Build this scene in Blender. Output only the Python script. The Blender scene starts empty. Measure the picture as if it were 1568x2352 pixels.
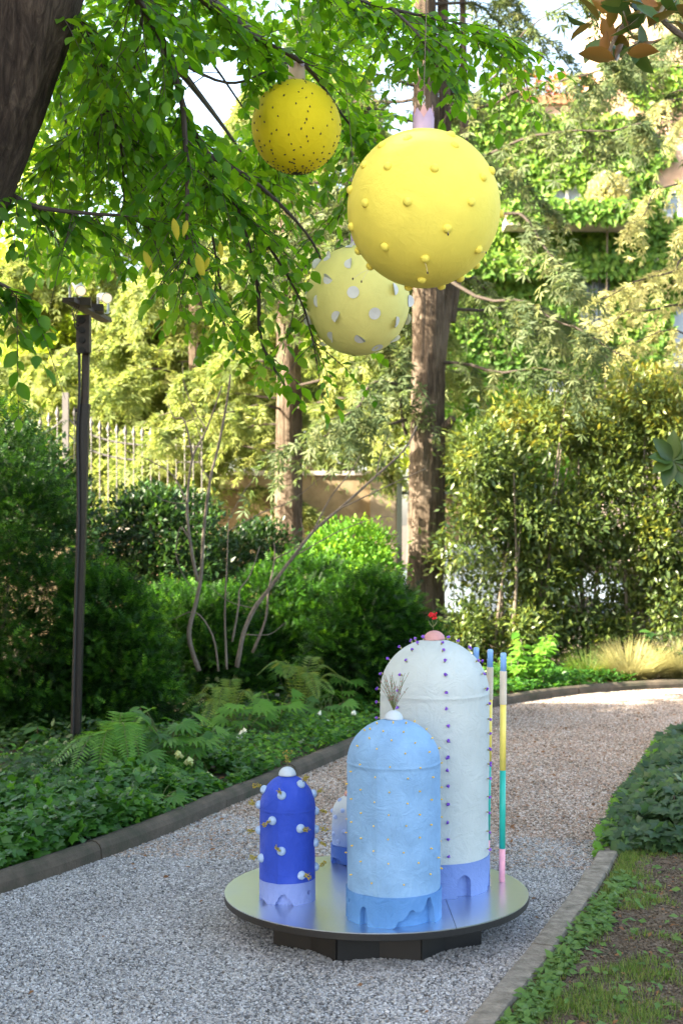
import bpy, bmesh, math, random
import numpy as np
from mathutils import Vector, Matrix, noise

# ------------------------------------------------------------------ camera, sky, sun, exposure
S = bpy.context.scene
COL = S.collection
R = math.radians
FPX = 3267.0            # focal length in pixels of a 1568 px wide frame (50 mm on 24 x 36)
CAMH = 1.8
cam_d = bpy.data.cameras.new('camera')
cam = bpy.data.objects.new('camera', cam_d)
COL.objects.link(cam)
cam.location = (0, 0, CAMH)
cam.rotation_euler = (R(90), 0, 0)
cam_d.sensor_fit = 'VERTICAL'
cam_d.sensor_height = 36
cam_d.sensor_width = 24
cam_d.lens = 50
cam_d.shift_y = 20 / 2352
cam_d.clip_end = 2000
cam_d.dof.use_dof = True
cam_d.dof.focus_distance = 6.4
cam_d.dof.aperture_fstop = 4.0
S.camera = cam

SUN = Vector((-0.80, -0.28, 0.52)).normalized()      # towards the sun
el = math.asin(SUN.z)
az = math.atan2(SUN.x, SUN.y)
world = bpy.data.worlds.new('World')
S.world = world
world.use_nodes = True
wn = world.node_tree.nodes
wl = world.node_tree.links
wn.clear()
sky = wn.new('ShaderNodeTexSky')
sky.sky_type = 'NISHITA'
sky.sun_disc = False
sky.sun_elevation = el
sky.sun_rotation = az
sky.dust_density = 3.0
sky.air_density = 0.7
sky.ozone_density = 0.6
bg = wn.new('ShaderNodeBackground')
bg.inputs['Strength'].default_value = 0.15
wo = wn.new('ShaderNodeOutputWorld')
wb = wn.new('ShaderNodeMixRGB')          # warm tint multiplied into the sky colour as a white balance
wb.blend_type = 'MULTIPLY'
wb.inputs[0].default_value = 1.0
wb.inputs[2].default_value = (1.10, 1.0, 0.84, 1)
wl.new(sky.outputs['Color'], wb.inputs[1])
wl.new(wb.outputs['Color'], bg.inputs['Color'])
wl.new(bg.outputs['Background'], wo.inputs['Surface'])
sun_d = bpy.data.lights.new('sun', 'SUN')
sun_d.energy = 5.0
sun_d.angle = R(0.5)
sun_d.color = (1.0, 0.89, 0.70)
sun = bpy.data.objects.new('sun', sun_d)
COL.objects.link(sun)
sun.rotation_euler = SUN.to_track_quat('Z', 'Y').to_euler()
sun.location = SUN * 60

S.view_settings.view_transform = 'Standard'
S.view_settings.look = 'None'
S.view_settings.gamma = 1
S.view_settings.use_curve_mapping = False
S.view_settings.exposure = 3.0
S.render.engine = 'CYCLES'
S.cycles.use_denoising = True
S.cycles.max_bounces = 8
S.cycles.diffuse_bounces = 4
S.cycles.transmission_bounces = 4
S.cycles.transparent_max_bounces = 4
S.cycles.sample_clamp_indirect = 8

rng = np.random.default_rng(7)
random.seed(7)

# ------------------------------------------------------------------ helpers
def P(x, y, D):
    """World point at distance D seen at (x, y) of a 1568 x 2352 frame."""
    return Vector(((x - 784) / FPX * D, D, CAMH - (y - 1196) / FPX * D))

def tag(o, label=None, cat=None, group=None, kind=None):
    if label: o['label'] = label
    if cat: o['category'] = cat
    if group: o['group'] = group
    if kind: o['kind'] = kind
    return o

def thing(name, label, cat, loc=(0, 0, 0), group=None):
    o = bpy.data.objects.new(name, None)
    o.empty_display_size = 0.1
    COL.objects.link(o)
    o.location = loc
    return tag(o, label, cat, group)

def origin(parent):
    v = Vector((0, 0, 0))
    while parent is not None:
        v = v + parent.location
        parent = parent.parent
    return v

def mesh_from(name, V, F, mat=None, smooth=False):
    me = bpy.data.meshes.new(name)
    me.from_pydata([tuple(v) for v in V], [], [tuple(f) for f in F])
    if mat is not None: me.materials.append(mat)
    if smooth:
        me.polygons.foreach_set('use_smooth', [True] * len(me.polygons))
    me.update()
    return me

def put(name, me, parent=None, loc=None, rot=None, scale=None):
    o = bpy.data.objects.new(name, me)
    COL.objects.link(o)
    if parent is not None: o.parent = parent
    if loc is not None: o.location = loc
    if rot is not None: o.rotation_euler = rot
    if scale is not None: o.scale = (scale,) * 3 if isinstance(scale, (int, float)) else scale
    return o

def part(name, V, F, mat, parent=None, smooth=False, kind=None):
    """A mesh given in world coordinates, linked under its thing."""
    og = origin(parent)
    me = mesh_from(name, [Vector(v) - og for v in V], F, mat, smooth)
    o = put(name, me, parent)
    if kind: o['kind'] = kind
    return o

def merge(*vf):
    V, F = [], []
    for v, f in vf:
        n = len(V)
        V += [Vector(a) for a in v]
        F += [tuple(i + n for i in q) for q in f]
    return V, F

def box(c, s, rz=0.0, ry=0.0, rx=0.0):
    x, y, z = s[0] / 2, s[1] / 2, s[2] / 2
    M = Matrix.Rotation(rz, 3, 'Z') @ Matrix.Rotation(ry, 3, 'Y') @ Matrix.Rotation(rx, 3, 'X')
    V = [M @ Vector(p) + Vector(c) for p in ((-x, -y, -z), (x, -y, -z), (x, y, -z), (-x, y, -z), (-x, -y, z), (x, -y, z), (x, y, z), (-x, y, z))]
    F = [(0, 3, 2, 1), (4, 5, 6, 7), (0, 1, 5, 4), (1, 2, 6, 5), (2, 3, 7, 6), (3, 0, 4, 7)]
    return V, F

def beam(a, b, w, h):
    a, b = Vector(a), Vector(b)
    d = (b - a); L = d.length; d.normalize()
    s = d.cross(Vector((0, 0, 1)))
    s = Vector((1, 0, 0)) if s.length < 1e-4 else s.normalized()
    u = s.cross(d)
    V = []
    for p in (a, b):
        for i, j in ((-1, -1), (1, -1), (1, 1), (-1, 1)):
            V.append(p + s * i * w / 2 + u * j * h / 2)
    F = [(0, 1, 2, 3), (7, 6, 5, 4), (0, 4, 5, 1), (1, 5, 6, 2), (2, 6, 7, 3), (3, 7, 4, 0)]
    return V, F

def tube(pts, rad, n=8, cap=True, wob=0.0):
    pts = [Vector(p) for p in pts]
    m = len(pts)
    if isinstance(rad, (int, float)): rad = [rad] * m
    V, F = [], []
    ref = Vector((0.31, 0.9, 0.12)).normalized()
    for i, p in enumerate(pts):
        d = (pts[min(i + 1, m - 1)] - pts[max(i - 1, 0)]).normalized()
        s = d.cross(ref)
        if s.length < 0.05: s = d.cross(Vector((1, 0, 0)))
        s.normalize(); u = s.cross(d)
        for k in range(n):
            a = 2 * math.pi * k / n
            r = rad[i] * (1 + wob * noise.noise(Vector((math.cos(a) * 2, math.sin(a) * 2, i * 0.6)) + p))
            V.append(p + s * math.cos(a) * r + u * math.sin(a) * r)
    for i in range(m - 1):
        for k in range(n):
            k2 = (k + 1) % n
            F.append((i * n + k, i * n + k2, (i + 1) * n + k2, (i + 1) * n + k))
    if cap:
        F.append(tuple(range(n))[::-1]); F.append(tuple(range((m - 1) * n, m * n)))
    return V, F

def lathe(c, prof, n=32, cap=True):
    c = Vector(c); V, F = [], []
    for r, z in prof:
        for k in range(n):
            a = 2 * math.pi * k / n
            V.append(c + Vector((r * math.sin(a), -r * math.cos(a), z)))
    m = len(prof)
    for i in range(m - 1):
        for k in range(n):
            k2 = (k + 1) % n
            F.append((i * n + k, i * n + k2, (i + 1) * n + k2, (i + 1) * n + k))
    if cap:
        F.append(tuple(range(n))[::-1]); F.append(tuple(range((m - 1) * n, m * n)))
    return V, F

def smooth_path(pts, per=6):
    """Catmull-Rom through the points."""
    pts = [Vector(p) for p in pts]
    out = []
    n = len(pts)
    for i in range(n - 1):
        p0, p1, p2, p3 = pts[max(i - 1, 0)], pts[i], pts[i + 1], pts[min(i + 2, n - 1)]
        for k in range(per):
            t = k / per
            out.append(0.5 * ((2 * p1) + (p2 - p0) * t + (2 * p0 - 5 * p1 + 4 * p2 - p3) * t * t + (3 * p1 - p0 - 3 * p2 + p3) * t ** 3))
    out.append(pts[-1])
    return out

def lerp_list(a, b, n):
    return [a + (b - a) * i / (n - 1) for i in range(n)]

def norm(a):
    return a / np.maximum(np.linalg.norm(a, axis=-1, keepdims=True), 1e-9)

def frames(d, nrm):
    """Rotation matrices (N,3,3) whose columns are side, direction, normal."""
    d = norm(np.asarray(d, float)); nrm = np.asarray(nrm, float)
    s = np.cross(d, nrm)
    bad = np.linalg.norm(s, axis=1) < 1e-4
    if bad.any(): s[bad] = np.cross(d[bad], np.array([0.37, 0.5, 0.78]))
    s = norm(s); u = np.cross(s, d)
    return np.stack([s, d, u], axis=2)

def scatter_mesh(name, tv, tf, pos, Rm, sc, mat, rnd=None, smooth=False):
    tv = np.asarray(tv, float); tf = np.asarray(tf, int)
    pos = np.asarray(pos, float); N = len(pos); m = len(tv); k = tf.shape[1]; nf = len(tf)
    sc = np.broadcast_to(np.asarray(sc, float), (N,)) if np.ndim(sc) < 2 else np.asarray(sc, float)
    if sc.ndim == 1:
        loc = tv[None] * sc[:, None, None]
    else:
        loc = tv[None] * sc[:, None, :]
    V = np.einsum('nij,nmj->nmi', Rm, loc) + pos[:, None, :]
    F = (tf[None] + (np.arange(N) * m)[:, None, None]).reshape(-1)
    me = bpy.data.meshes.new(name)
    me.vertices.add(N * m); me.vertices.foreach_set('co', V.astype(np.float32).ravel())
    me.loops.add(len(F)); me.loops.foreach_set('vertex_index', F.astype(np.int32))
    me.polygons.add(N * nf)
    me.polygons.foreach_set('loop_start', (np.arange(N * nf) * k).astype(np.int32))
    me.polygons.foreach_set('loop_total', np.full(N * nf, k, np.int32))
    if smooth: me.polygons.foreach_set('use_smooth', np.ones(N * nf, bool))
    if rnd is None: rnd = rng.random(N)
    at = me.attributes.new('rnd', 'FLOAT', 'FACE')
    at.data.foreach_set('value', np.repeat(np.asarray(rnd, np.float32), nf))
    me.materials.append(mat)
    me.update(calc_edges=True)
    return me

def scatter(name, tv, tf, pos, Rm, sc, mat, parent=None, rnd=None, kind=None, smooth=False):
    og = np.array(origin(parent))
    me = scatter_mesh(name, tv, tf, np.asarray(pos, float) - og, Rm, sc, mat, rnd, smooth)
    o = put(name, me, parent)
    if kind: o['kind'] = kind
    return o

# leaf templates: the leaf runs along +Y, its face looks along +Z
LEAF_V = [(0, 0, 0), (0, .33, -.02), (0, .68, -.03), (0, 1, -.10), (.20, .18, .05), (.31, .42, .07), (.22, .74, .04), (-.20, .18, .05), (-.31, .42, .07), (-.22, .74, .04)]
LEAF_F = [(0, 4, 1), (4, 5, 1), (5, 6, 2), (5, 2, 1), (6, 3, 2), (0, 1, 7), (7, 1, 8), (8, 2, 9), (8, 1, 2), (9, 2, 3)]
LEAF2_V = [(0, 0, 0), (.27, .42, .06), (0, 1, -.06), (-.27, .42, .06)]
LEAF2_F = [(0, 1, 2), (0, 2, 3)]
LANCE_V = [(0, 0, 0), (.20, .40, .05), (0, 1, -.14), (-.20, .40, .05), (0, .45, -.02)]
LANCE_F = [(0, 1, 4), (1, 2, 4), (2, 3, 4), (3, 0, 4)]
def star_leaf(lobes, rim, cz=0.0):
    V = [(0, .38, cz)]
    for a, r in lobes:
        V.append((math.sin(R(a)) * r, .38 - .0 + math.cos(R(a)) * r, -.12 * r * r))
    n = len(lobes)
    F = [(0, 1 + (i + 1) % n, 1 + i) for i in range(n)]
    return V, F
IVY_V, IVY_F = star_leaf([(0, .62), (28, .34), (62, .56), (95, .36), (128, .46), (180, .30), (-128, .46), (-95, .36), (-62, .56), (-28, .34)], 0, .05)
def spray_template(n=4, w=.30):
    V, F = [], []
    def tri(a, b, c):
        i = len(V); V.extend([a, b, c]); F.append((i, i + 1, i + 2))
    tri((-.02, 0, 0), (.02, 0, 0), (0, 1.0, -.12))
    for k in range(n):
        y = .06 + .80 * k / n
        ww = w * (1 - .55 * k / n)
        for s in (-1, 1):
            tri((0, y, -.1 * y * y), (0, y + .11, -.1 * y * y), (s * ww, y + .27, -.12 * y - .03))
    return V, F
SPRAY_V, SPRAY_F = spray_template()
def tuft_template():
    V, F = [], []
    for a, z in ((-62, -.1), (-22, .12), (20, -.05), (58, .1)):
        c, s_ = math.cos(R(a)), math.sin(R(a)); i = len(V)
        for x, y, zz in ((0, 0, 0), (.115, .5, z), (0, 1, z * 1.5 - .1), (-.115, .5, z)):
            V.append((x * c + y * s_, -x * s_ + y * c, zz))
        F += [(i, i + 1, i + 2), (i, i + 2, i + 3)]
    return V, F
TUFT_V, TUFT_F = tuft_template()
def yew_template():
    V, F = [], []
    def tri(a, b, c):
        i = len(V); V.extend([a, b, c]); F.append((i, i + 1, i + 2))
    for k in range(4):
        y = .04 + .22 * k
        L = .34 * (1 - .07 * k)
        for s in (-1, 1):
            tri((0, y, 0), (0, y + .13, 0), (s * L, y + .20, .05))
    tri((-.03, .85, 0), (.03, .85, 0), (0, 1.12, 0))
    return V, F
YEW_V, YEW_F = yew_template()
BLADE_V = [(-.03, 0, 0), (.03, 0, 0), (.024, .5, .06), (-.024, .5, .06), (0, 1, .26)]
BLADE_F = [(0, 1, 2), (0, 2, 3), (3, 2, 4)]

def rand_dirs(n, up=0.0):
    d = rng.normal(size=(n, 3)); d[:, 2] += up
    return norm(d)

# ------------------------------------------------------------------ materials
def new_mat(name):
    m = bpy.data.materials.new(name); m.use_nodes = True
    nt = m.node_tree; nt.nodes.clear()
    out = nt.nodes.new('ShaderNodeOutputMaterial')
    return m, nt, out

def N(nt, typ, **kw):
    n = nt.nodes.new(typ)
    for k, v in kw.items():
        if k in n.inputs: n.inputs[k].default_value = v
        else: setattr(n, k, v)
    return n

def ramp(nt, fac, cols, pos=None):
    r = nt.nodes.new('ShaderNodeValToRGB')
    e = r.color_ramp.elements
    n = len(cols)
    pos = pos or [i / max(1, n - 1) for i in range(n)]
    while len(e) < n: e.new(0.5)
    for i in range(n):
        e[i].position = pos[i]; e[i].color = (*cols[i], 1)
    nt.links.new(fac, r.inputs['Fac'])
    return r.outputs['Color']

def surface(name, cols, scale=8, rough=.7, metallic=0.0, bump=.3, bscale=60, bdist=.004, stretch=(1, 1, 1), detail=6, spec=.5, pos=None, bump2=None):
    """Noise-mottled surface with fine relief."""
    m, nt, out = new_mat(name)
    tc = N(nt, 'ShaderNodeTexCoord')
    mp = N(nt, 'ShaderNodeMapping'); mp.inputs['Scale'].default_value = stretch
    nt.links.new(tc.outputs['Object'], mp.inputs['Vector'])
    n1 = N(nt, 'ShaderNodeTexNoise', Scale=scale, Detail=detail, Roughness=.65)
    nt.links.new(mp.outputs['Vector'], n1.inputs['Vector'])
    b = N(nt, 'ShaderNodeBsdfPrincipled', Roughness=rough, Metallic=metallic)
    b.inputs['Specular IOR Level'].default_value = spec
    nt.links.new(ramp(nt, n1.outputs['Fac'], cols, pos or [0.3 + .4 * i / max(1, len(cols) - 1) for i in range(len(cols))]), b.inputs['Base Color'])
    n2 = N(nt, 'ShaderNodeTexNoise', Scale=bscale, Detail=5, Roughness=.6)
    nt.links.new(mp.outputs['Vector'], n2.inputs['Vector'])
    h = n2.outputs['Fac']
    if bump2:
        n3 = N(nt, 'ShaderNodeTexNoise', Scale=bump2[0], Detail=3)
        nt.links.new(mp.outputs['Vector'], n3.inputs['Vector'])
        ad = N(nt, 'ShaderNodeMath', operation='MULTIPLY_ADD')
        ad.inputs[1].default_value = bump2[1]
        nt.links.new(n3.outputs['Fac'], ad.inputs[0]); nt.links.new(h, ad.inputs[2])
        h = ad.outputs[0]
    bp = N(nt, 'ShaderNodeBump', Strength=bump, Distance=bdist)
    nt.links.new(h, bp.inputs['Height']); nt.links.new(bp.outputs['Normal'], b.inputs['Normal'])
    nt.links.new(b.outputs['BSDF'], out.inputs['Surface'])
    return m

def plain(name, col, rough=.6, metallic=0.0, spec=.5):
    return surface(name, [tuple(c * .88 for c in col), tuple(min(1, c * 1.08) for c in col)], scale=14, rough=rough, metallic=metallic, bump=.12, bscale=120, bdist=.001, spec=spec)

def foliage(name, cols, trans=None, tfac=.38, rough=.5, spec=.22, backcol=None):
    """Leaves: colour from a value stored per leaf, light passes through them."""
    m, nt, out = new_mat(name)
    at = N(nt, 'ShaderNodeAttribute', attribute_name='rnd')
    c = ramp(nt, at.outputs['Fac'], cols)
    b = N(nt, 'ShaderNodeBsdfPrincipled', Roughness=rough)
    b.inputs['Specular IOR Level'].default_value = spec
    if backcol:
        g = N(nt, 'ShaderNodeNewGeometry')
        mx = N(nt, 'ShaderNodeMixRGB'); mx.inputs[2].default_value = (*backcol, 1)
        nt.links.new(g.outputs['Backfacing'], mx.inputs[0]); nt.links.new(c, mx.inputs[1])
        nt.links.new(mx.outputs[0], b.inputs['Base Color'])
    else:
        nt.links.new(c, b.inputs['Base Color'])
    t = N(nt, 'ShaderNodeBsdfTranslucent')
    ct = ramp(nt, at.outputs['Fac'], trans or [tuple(min(1, v * f) for v, f in zip(cc, (2.6, 2.2, 1.0))) for cc in cols])
    nt.links.new(ct, t.inputs['Color'])
    mix = N(nt, 'ShaderNodeMixShader'); mix.inputs[0].default_value = tfac
    nt.links.new(b.outputs['BSDF'], mix.inputs[1]); nt.links.new(t.outputs['BSDF'], mix.inputs[2])
    nt.links.new(mix.outputs['Shader'], out.inputs['Surface'])
    return m

def bark(name, cols, vs=9, hs=26, bump=.9):
    m, nt, out = new_mat(name)
    tc = N(nt, 'ShaderNodeTexCoord')
    mp = N(nt, 'ShaderNodeMapping'); mp.inputs['Scale'].default_value = (hs, hs, vs * .6)
    nt.links.new(tc.outputs['Object'], mp.inputs['Vector'])
    n1 = N(nt, 'ShaderNodeTexNoise', Scale=1.0, Detail=8, Roughness=.72, Distortion=1.8)
    nt.links.new(mp.outputs['Vector'], n1.inputs['Vector'])
    n0 = N(nt, 'ShaderNodeTexNoise', Scale=2.2, Detail=4)
    nt.links.new(tc.outputs['Object'], n0.inputs['Vector'])
    ad = N(nt, 'ShaderNodeMath', operation='MULTIPLY_ADD'); ad.inputs[1].default_value = .45
    nt.links.new(n0.outputs['Fac'], ad.inputs[0])
    mu = N(nt, 'ShaderNodeMath', operation='MULTIPLY'); mu.inputs[1].default_value = .7
    nt.links.new(n1.outputs['Fac'], mu.inputs[0]); nt.links.new(mu.outputs[0], ad.inputs[2])
    b = N(nt, 'ShaderNodeBsdfPrincipled', Roughness=.9)
    b.inputs['Specular IOR Level'].default_value = .2
    nt.links.new(ramp(nt, ad.outputs[0], cols, [.36 + .3 * i / (len(cols) - 1) for i in range(len(cols))]), b.inputs['Base Color'])
    bp = N(nt, 'ShaderNodeBump', Strength=bump, Distance=.03)
    nt.links.new(n1.outputs['Fac'], bp.inputs['Height']); nt.links.new(bp.outputs['Normal'], b.inputs['Normal'])
    nt.links.new(b.outputs['BSDF'], out.inputs['Surface'])
    return m

def emit(name, col, strength):
    m, nt, out = new_mat(name)
    e = N(nt, 'ShaderNodeEmission', Strength=strength); e.inputs['Color'].default_value = (*col, 1)
    nt.links.new(e.outputs[0], out.inputs['Surface'])
    return m

def plaster(name, col, var=.1, streak=0.0, wr=.42):
    """Hand-laid painted plaster: brushed mottling, wrinkles, lumps."""
    m, nt, out = new_mat(name)
    tc = N(nt, 'ShaderNodeTexCoord')
    n1 = N(nt, 'ShaderNodeTexNoise', Scale=7, Detail=6, Roughness=.6)
    nt.links.new(tc.outputs['Object'], n1.inputs['Vector'])
    mp = N(nt, 'ShaderNodeMapping'); mp.inputs['Scale'].default_value = (60, 60, 5)
    nt.links.new(tc.outputs['Object'], mp.inputs['Vector'])
    ns = N(nt, 'ShaderNodeTexNoise', Scale=1, Detail=3)
    nt.links.new(mp.outputs['Vector'], ns.inputs['Vector'])
    ma = N(nt, 'ShaderNodeMath', operation='MULTIPLY_ADD'); ma.inputs[1].default_value = streak
    nt.links.new(ns.outputs['Fac'], ma.inputs[0]); nt.links.new(n1.outputs['Fac'], ma.inputs[2])
    lo = tuple(c * (1 - var) for c in col); hi = tuple(min(.95, c * (1 + var * .7) + var * .15) for c in col)
    b = N(nt, 'ShaderNodeBsdfPrincipled', Roughness=.75); b.inputs['Specular IOR Level'].default_value = .25
    nt.links.new(ramp(nt, ma.outputs[0], [lo, col, hi], [.32 + streak * .4, .5 + streak * .5, .72 + streak * .6]), b.inputs['Base Color'])
    w = N(nt, 'ShaderNodeTexNoise', Scale=11, Detail=7, Roughness=.6, Distortion=2.6)
    nt.links.new(tc.outputs['Object'], w.inputs['Vector'])
    f = N(nt, 'ShaderNodeTexNoise', Scale=150, Detail=3)
    nt.links.new(tc.outputs['Object'], f.inputs['Vector'])
    a2 = N(nt, 'ShaderNodeMath', operation='MULTIPLY_ADD'); a2.inputs[1].default_value = .12
    nt.links.new(f.outputs['Fac'], a2.inputs[0]); nt.links.new(w.outputs['Fac'], a2.inputs[2])
    bp = N(nt, 'ShaderNodeBump', Strength=wr, Distance=.018)
    nt.links.new(a2.outputs[0], bp.inputs['Height']); nt.links.new(bp.outputs['Normal'], b.inputs['Normal'])
    nt.links.new(b.outputs['BSDF'], out.inputs['Surface'])
    return m

# ------------------------------------------------------------------ palette
M_soil = surface('soil', [(.030, .020, .012), (.06, .042, .026), (.10, .075, .05)], scale=5, rough=.95, bump=.8, bscale=40, bdist=.02)
M_lawnsoil = surface('lawn_soil', [(.05, .055, .022), (.085, .062, .038), (.125, .092, .06), (.15, .112, .076)], scale=3.4, rough=.95, bump=1.0, bscale=55, bdist=.02, pos=[.33, .45, .58, .72])
M_kerb = surface('kerb_stone', [(.10, .085, .062), (.20, .172, .132), (.31, .275, .22)], scale=16, rough=.9, bump=1.0, bscale=70, bdist=.012)
M_kerb_dark = surface('old_kerb_stone', [(.030, .034, .016), (.062, .050, .034), (.105, .082, .058)], scale=6, rough=.9, bump=.6, bscale=70, bdist=.006)
M_black = surface('black_paint', [(.0035, .0035, .004), (.007, .007, .0075)], rough=.6, bump=.1)
M_steel = plain('galvanised', (.45, .46, .47), rough=.35, metallic=1.0)
M_string = plain('cord', (.62, .55, .44), rough=.9)

# ------------------------------------------------------------------ ground, path, beds
def sheet(name, pts, z, mat, kind='structure', sub=0, bump=0.0, parent=None):
    bm = bmesh.new()
    vs = [bm.verts.new((p[0], p[1], z)) for p in pts]
    f = bm.faces.new(vs)
    if f.normal.z < 0: f.normal_flip()
    bmesh.ops.triangulate(bm, faces=bm.faces[:])
    bm.normal_update()
    for f in bm.faces:
        if f.normal.z < 0: f.normal_flip()
    me = bpy.data.meshes.new(name); bm.to_mesh(me); bm.free()
    me.materials.append(mat)
    o = put(name, me, parent)
    if kind: o['kind'] = kind
    return o

LEFT_KERB = smooth_path([(-4.6, 2.2, 0), (-3.3, 4.2, 0), (-2.42, 5.5, 0), (-1.64, 6.85, 0), (-1.065, 8.0, 0), (-.665, 9.06, 0), (-.148, 10.4, 0), (.28, 11.5, 0), (.83, 12.75, 0), (1.51, 13.75, 0), (2.25, 14.55, 0), (3.0, 15.05, 0), (4.2, 15.35, 0), (6.2, 15.3, 0), (9.5, 14.8, 0)], 8)
RIGHT_KERB = smooth_path([(-.35, 3.0, 0), (.08, 4.1, 0), (.484, 5.096, 0), (.668, 5.58, 0), (.915, 6.24, 0), (1.215, 7.1, 0), (1.41, 7.75, 0), (1.9, 9.3, 0), (2.62, 11.3, 0), (3.6, 12.5, 0), (5.2, 13.1, 0), (9.5, 13.1, 0)], 8)

ground = sheet('ground', [(-300, -150), (300, -150), (300, 500), (-300, 500)], -.03, M_soil)

def gravel_ground(name, cols, scale):
    m, nt, out = new_mat(name)
    tc = N(nt, 'ShaderNodeTexCoord')
    v = N(nt, 'ShaderNodeTexVoronoi', Scale=scale)
    nt.links.new(tc.outputs['Object'], v.inputs['Vector'])
    sep = N(nt, 'ShaderNodeSeparateColor'); nt.links.new(v.outputs['Color'], sep.inputs[0])
    b = N(nt, 'ShaderNodeBsdfPrincipled', Roughness=.9); b.inputs['Specular IOR Level'].default_value = .2
    nt.links.new(ramp(nt, sep.outputs[0], cols), b.inputs['Base Color'])
    bp = N(nt, 'ShaderNodeBump', Strength=.8, Distance=.01); bp.invert = True
    nt.links.new(v.outputs['Distance'], bp.inputs['Height']); nt.links.new(bp.outputs['Normal'], b.inputs['Normal'])
    nt.links.new(b.outputs['BSDF'], out.inputs['Surface'])
    return m
GREY = [(.12, .125, .13), (.22, .225, .235), (.30, .31, .32), (.38, .39, .40), (.47, .48, .49)]
BROWN = [(.13, .105, .085), (.24, .20, .165), (.32, .275, .235), (.40, .36, .32), (.50, .46, .42)]
M_path_ground = gravel_ground('trodden_gravel', [(.16, .14, .12), (.25, .225, .2), (.33, .30, .27)], 90)

lk = [(p.x, p.y) for p in LEFT_KERB]; rk = [(p.x + .03, p.y) for p in RIGHT_KERB]
path = sheet('gravel_path', lk + rk[::-1], -.004, M_path_ground)
bed = sheet('planting_bed', [(p.x, p.y + .02) for p in LEFT_KERB] + [(40, 14.8), (40, 60), (-40, 60), (-40, 2.2)], .045, M_soil)
lawn = sheet('lawn', [(p.x + .08, p.y) for p in RIGHT_KERB] + [(25, 13.1), (25, -2), (-.2, -2)], .03, M_lawnsoil)

def kerb(name, path, w, h, joints, mat, roundtop):
    root = thing(name, None, None)
    root['kind'] = 'structure'
    # arc-length resample into stones
    cum = [0]
    for a, b in zip(path, path[1:]): cum.append(cum[-1] + (b - a).length)
    def at(s):
        s = max(0, min(cum[-1] - 1e-4, s))
        for i in range(len(cum) - 1):
            if cum[i + 1] >= s:
                t = (s - cum[i]) / (cum[i + 1] - cum[i]); p = path[i].lerp(path[i + 1], t)
                d = (path[i + 1] - path[i]).normalized(); return p, d
    s = 0
    while s < cum[-1] - .1:
        L = random.choice(joints) * random.uniform(.92, 1.08)
        e = min(s + L, cum[-1])
        n = 7
        V, F = [], []
        if roundtop:
            prof = [(0, -.03), (.0, h * .55), (.012, h * .82), (.035, h * .97), (w * .55, h), (w * .9, h * .9), (w, h * .6), (w, -.03)]
        else:
            prof = [(0, -.03), (0, h * .75), (.008, h * .96), (.02, h), (w - .02, h), (w - .006, h * .95), (w, h * .7), (w, -.03)]
        dz = random.uniform(-.006, .006); dx = random.uniform(-.006, .006)
        for i in range(n):
            p, d = at(s + .004 + (e - s - .008) * i / (n - 1))
            side = Vector((-d.y, d.x, 0)) if roundtop else Vector((d.y, -d.x, 0))
            endf = .985 if i in (0, n - 1) else 1
            for x, z in prof:
                q = p + side * (x + dx) + Vector((0, 0, z * endf + dz))
                q += Vector((noise.noise(q * 7), noise.noise(q * 7 + Vector((9, 0, 0))), noise.noise(q * 9))) * .007
                V.append(q)
        m = len(prof)
        for i in range(n - 1):
            for k in range(m - 1):
                F.append((i * m + k, i * m + k + 1, (i + 1) * m + k + 1, (i + 1) * m + k) if roundtop else (i * m + k, (i + 1) * m + k, (i + 1) * m + k + 1, i * m + k + 1))
        F.append(tuple(range(m))); F.append(tuple(range((n - 1) * m, n * m))[::-1])
        part('kerb_stone', V, F, mat, root, smooth=False)
        s = e
    return root
kerb('bed_kerb', LEFT_KERB, .11, .095, [1.15, 1.4, 1.5], M_kerb_dark, True)
kerb('lawn_kerb', RIGHT_KERB, .105, .055, [.75, .9, 1.2], M_kerb, False)

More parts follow.
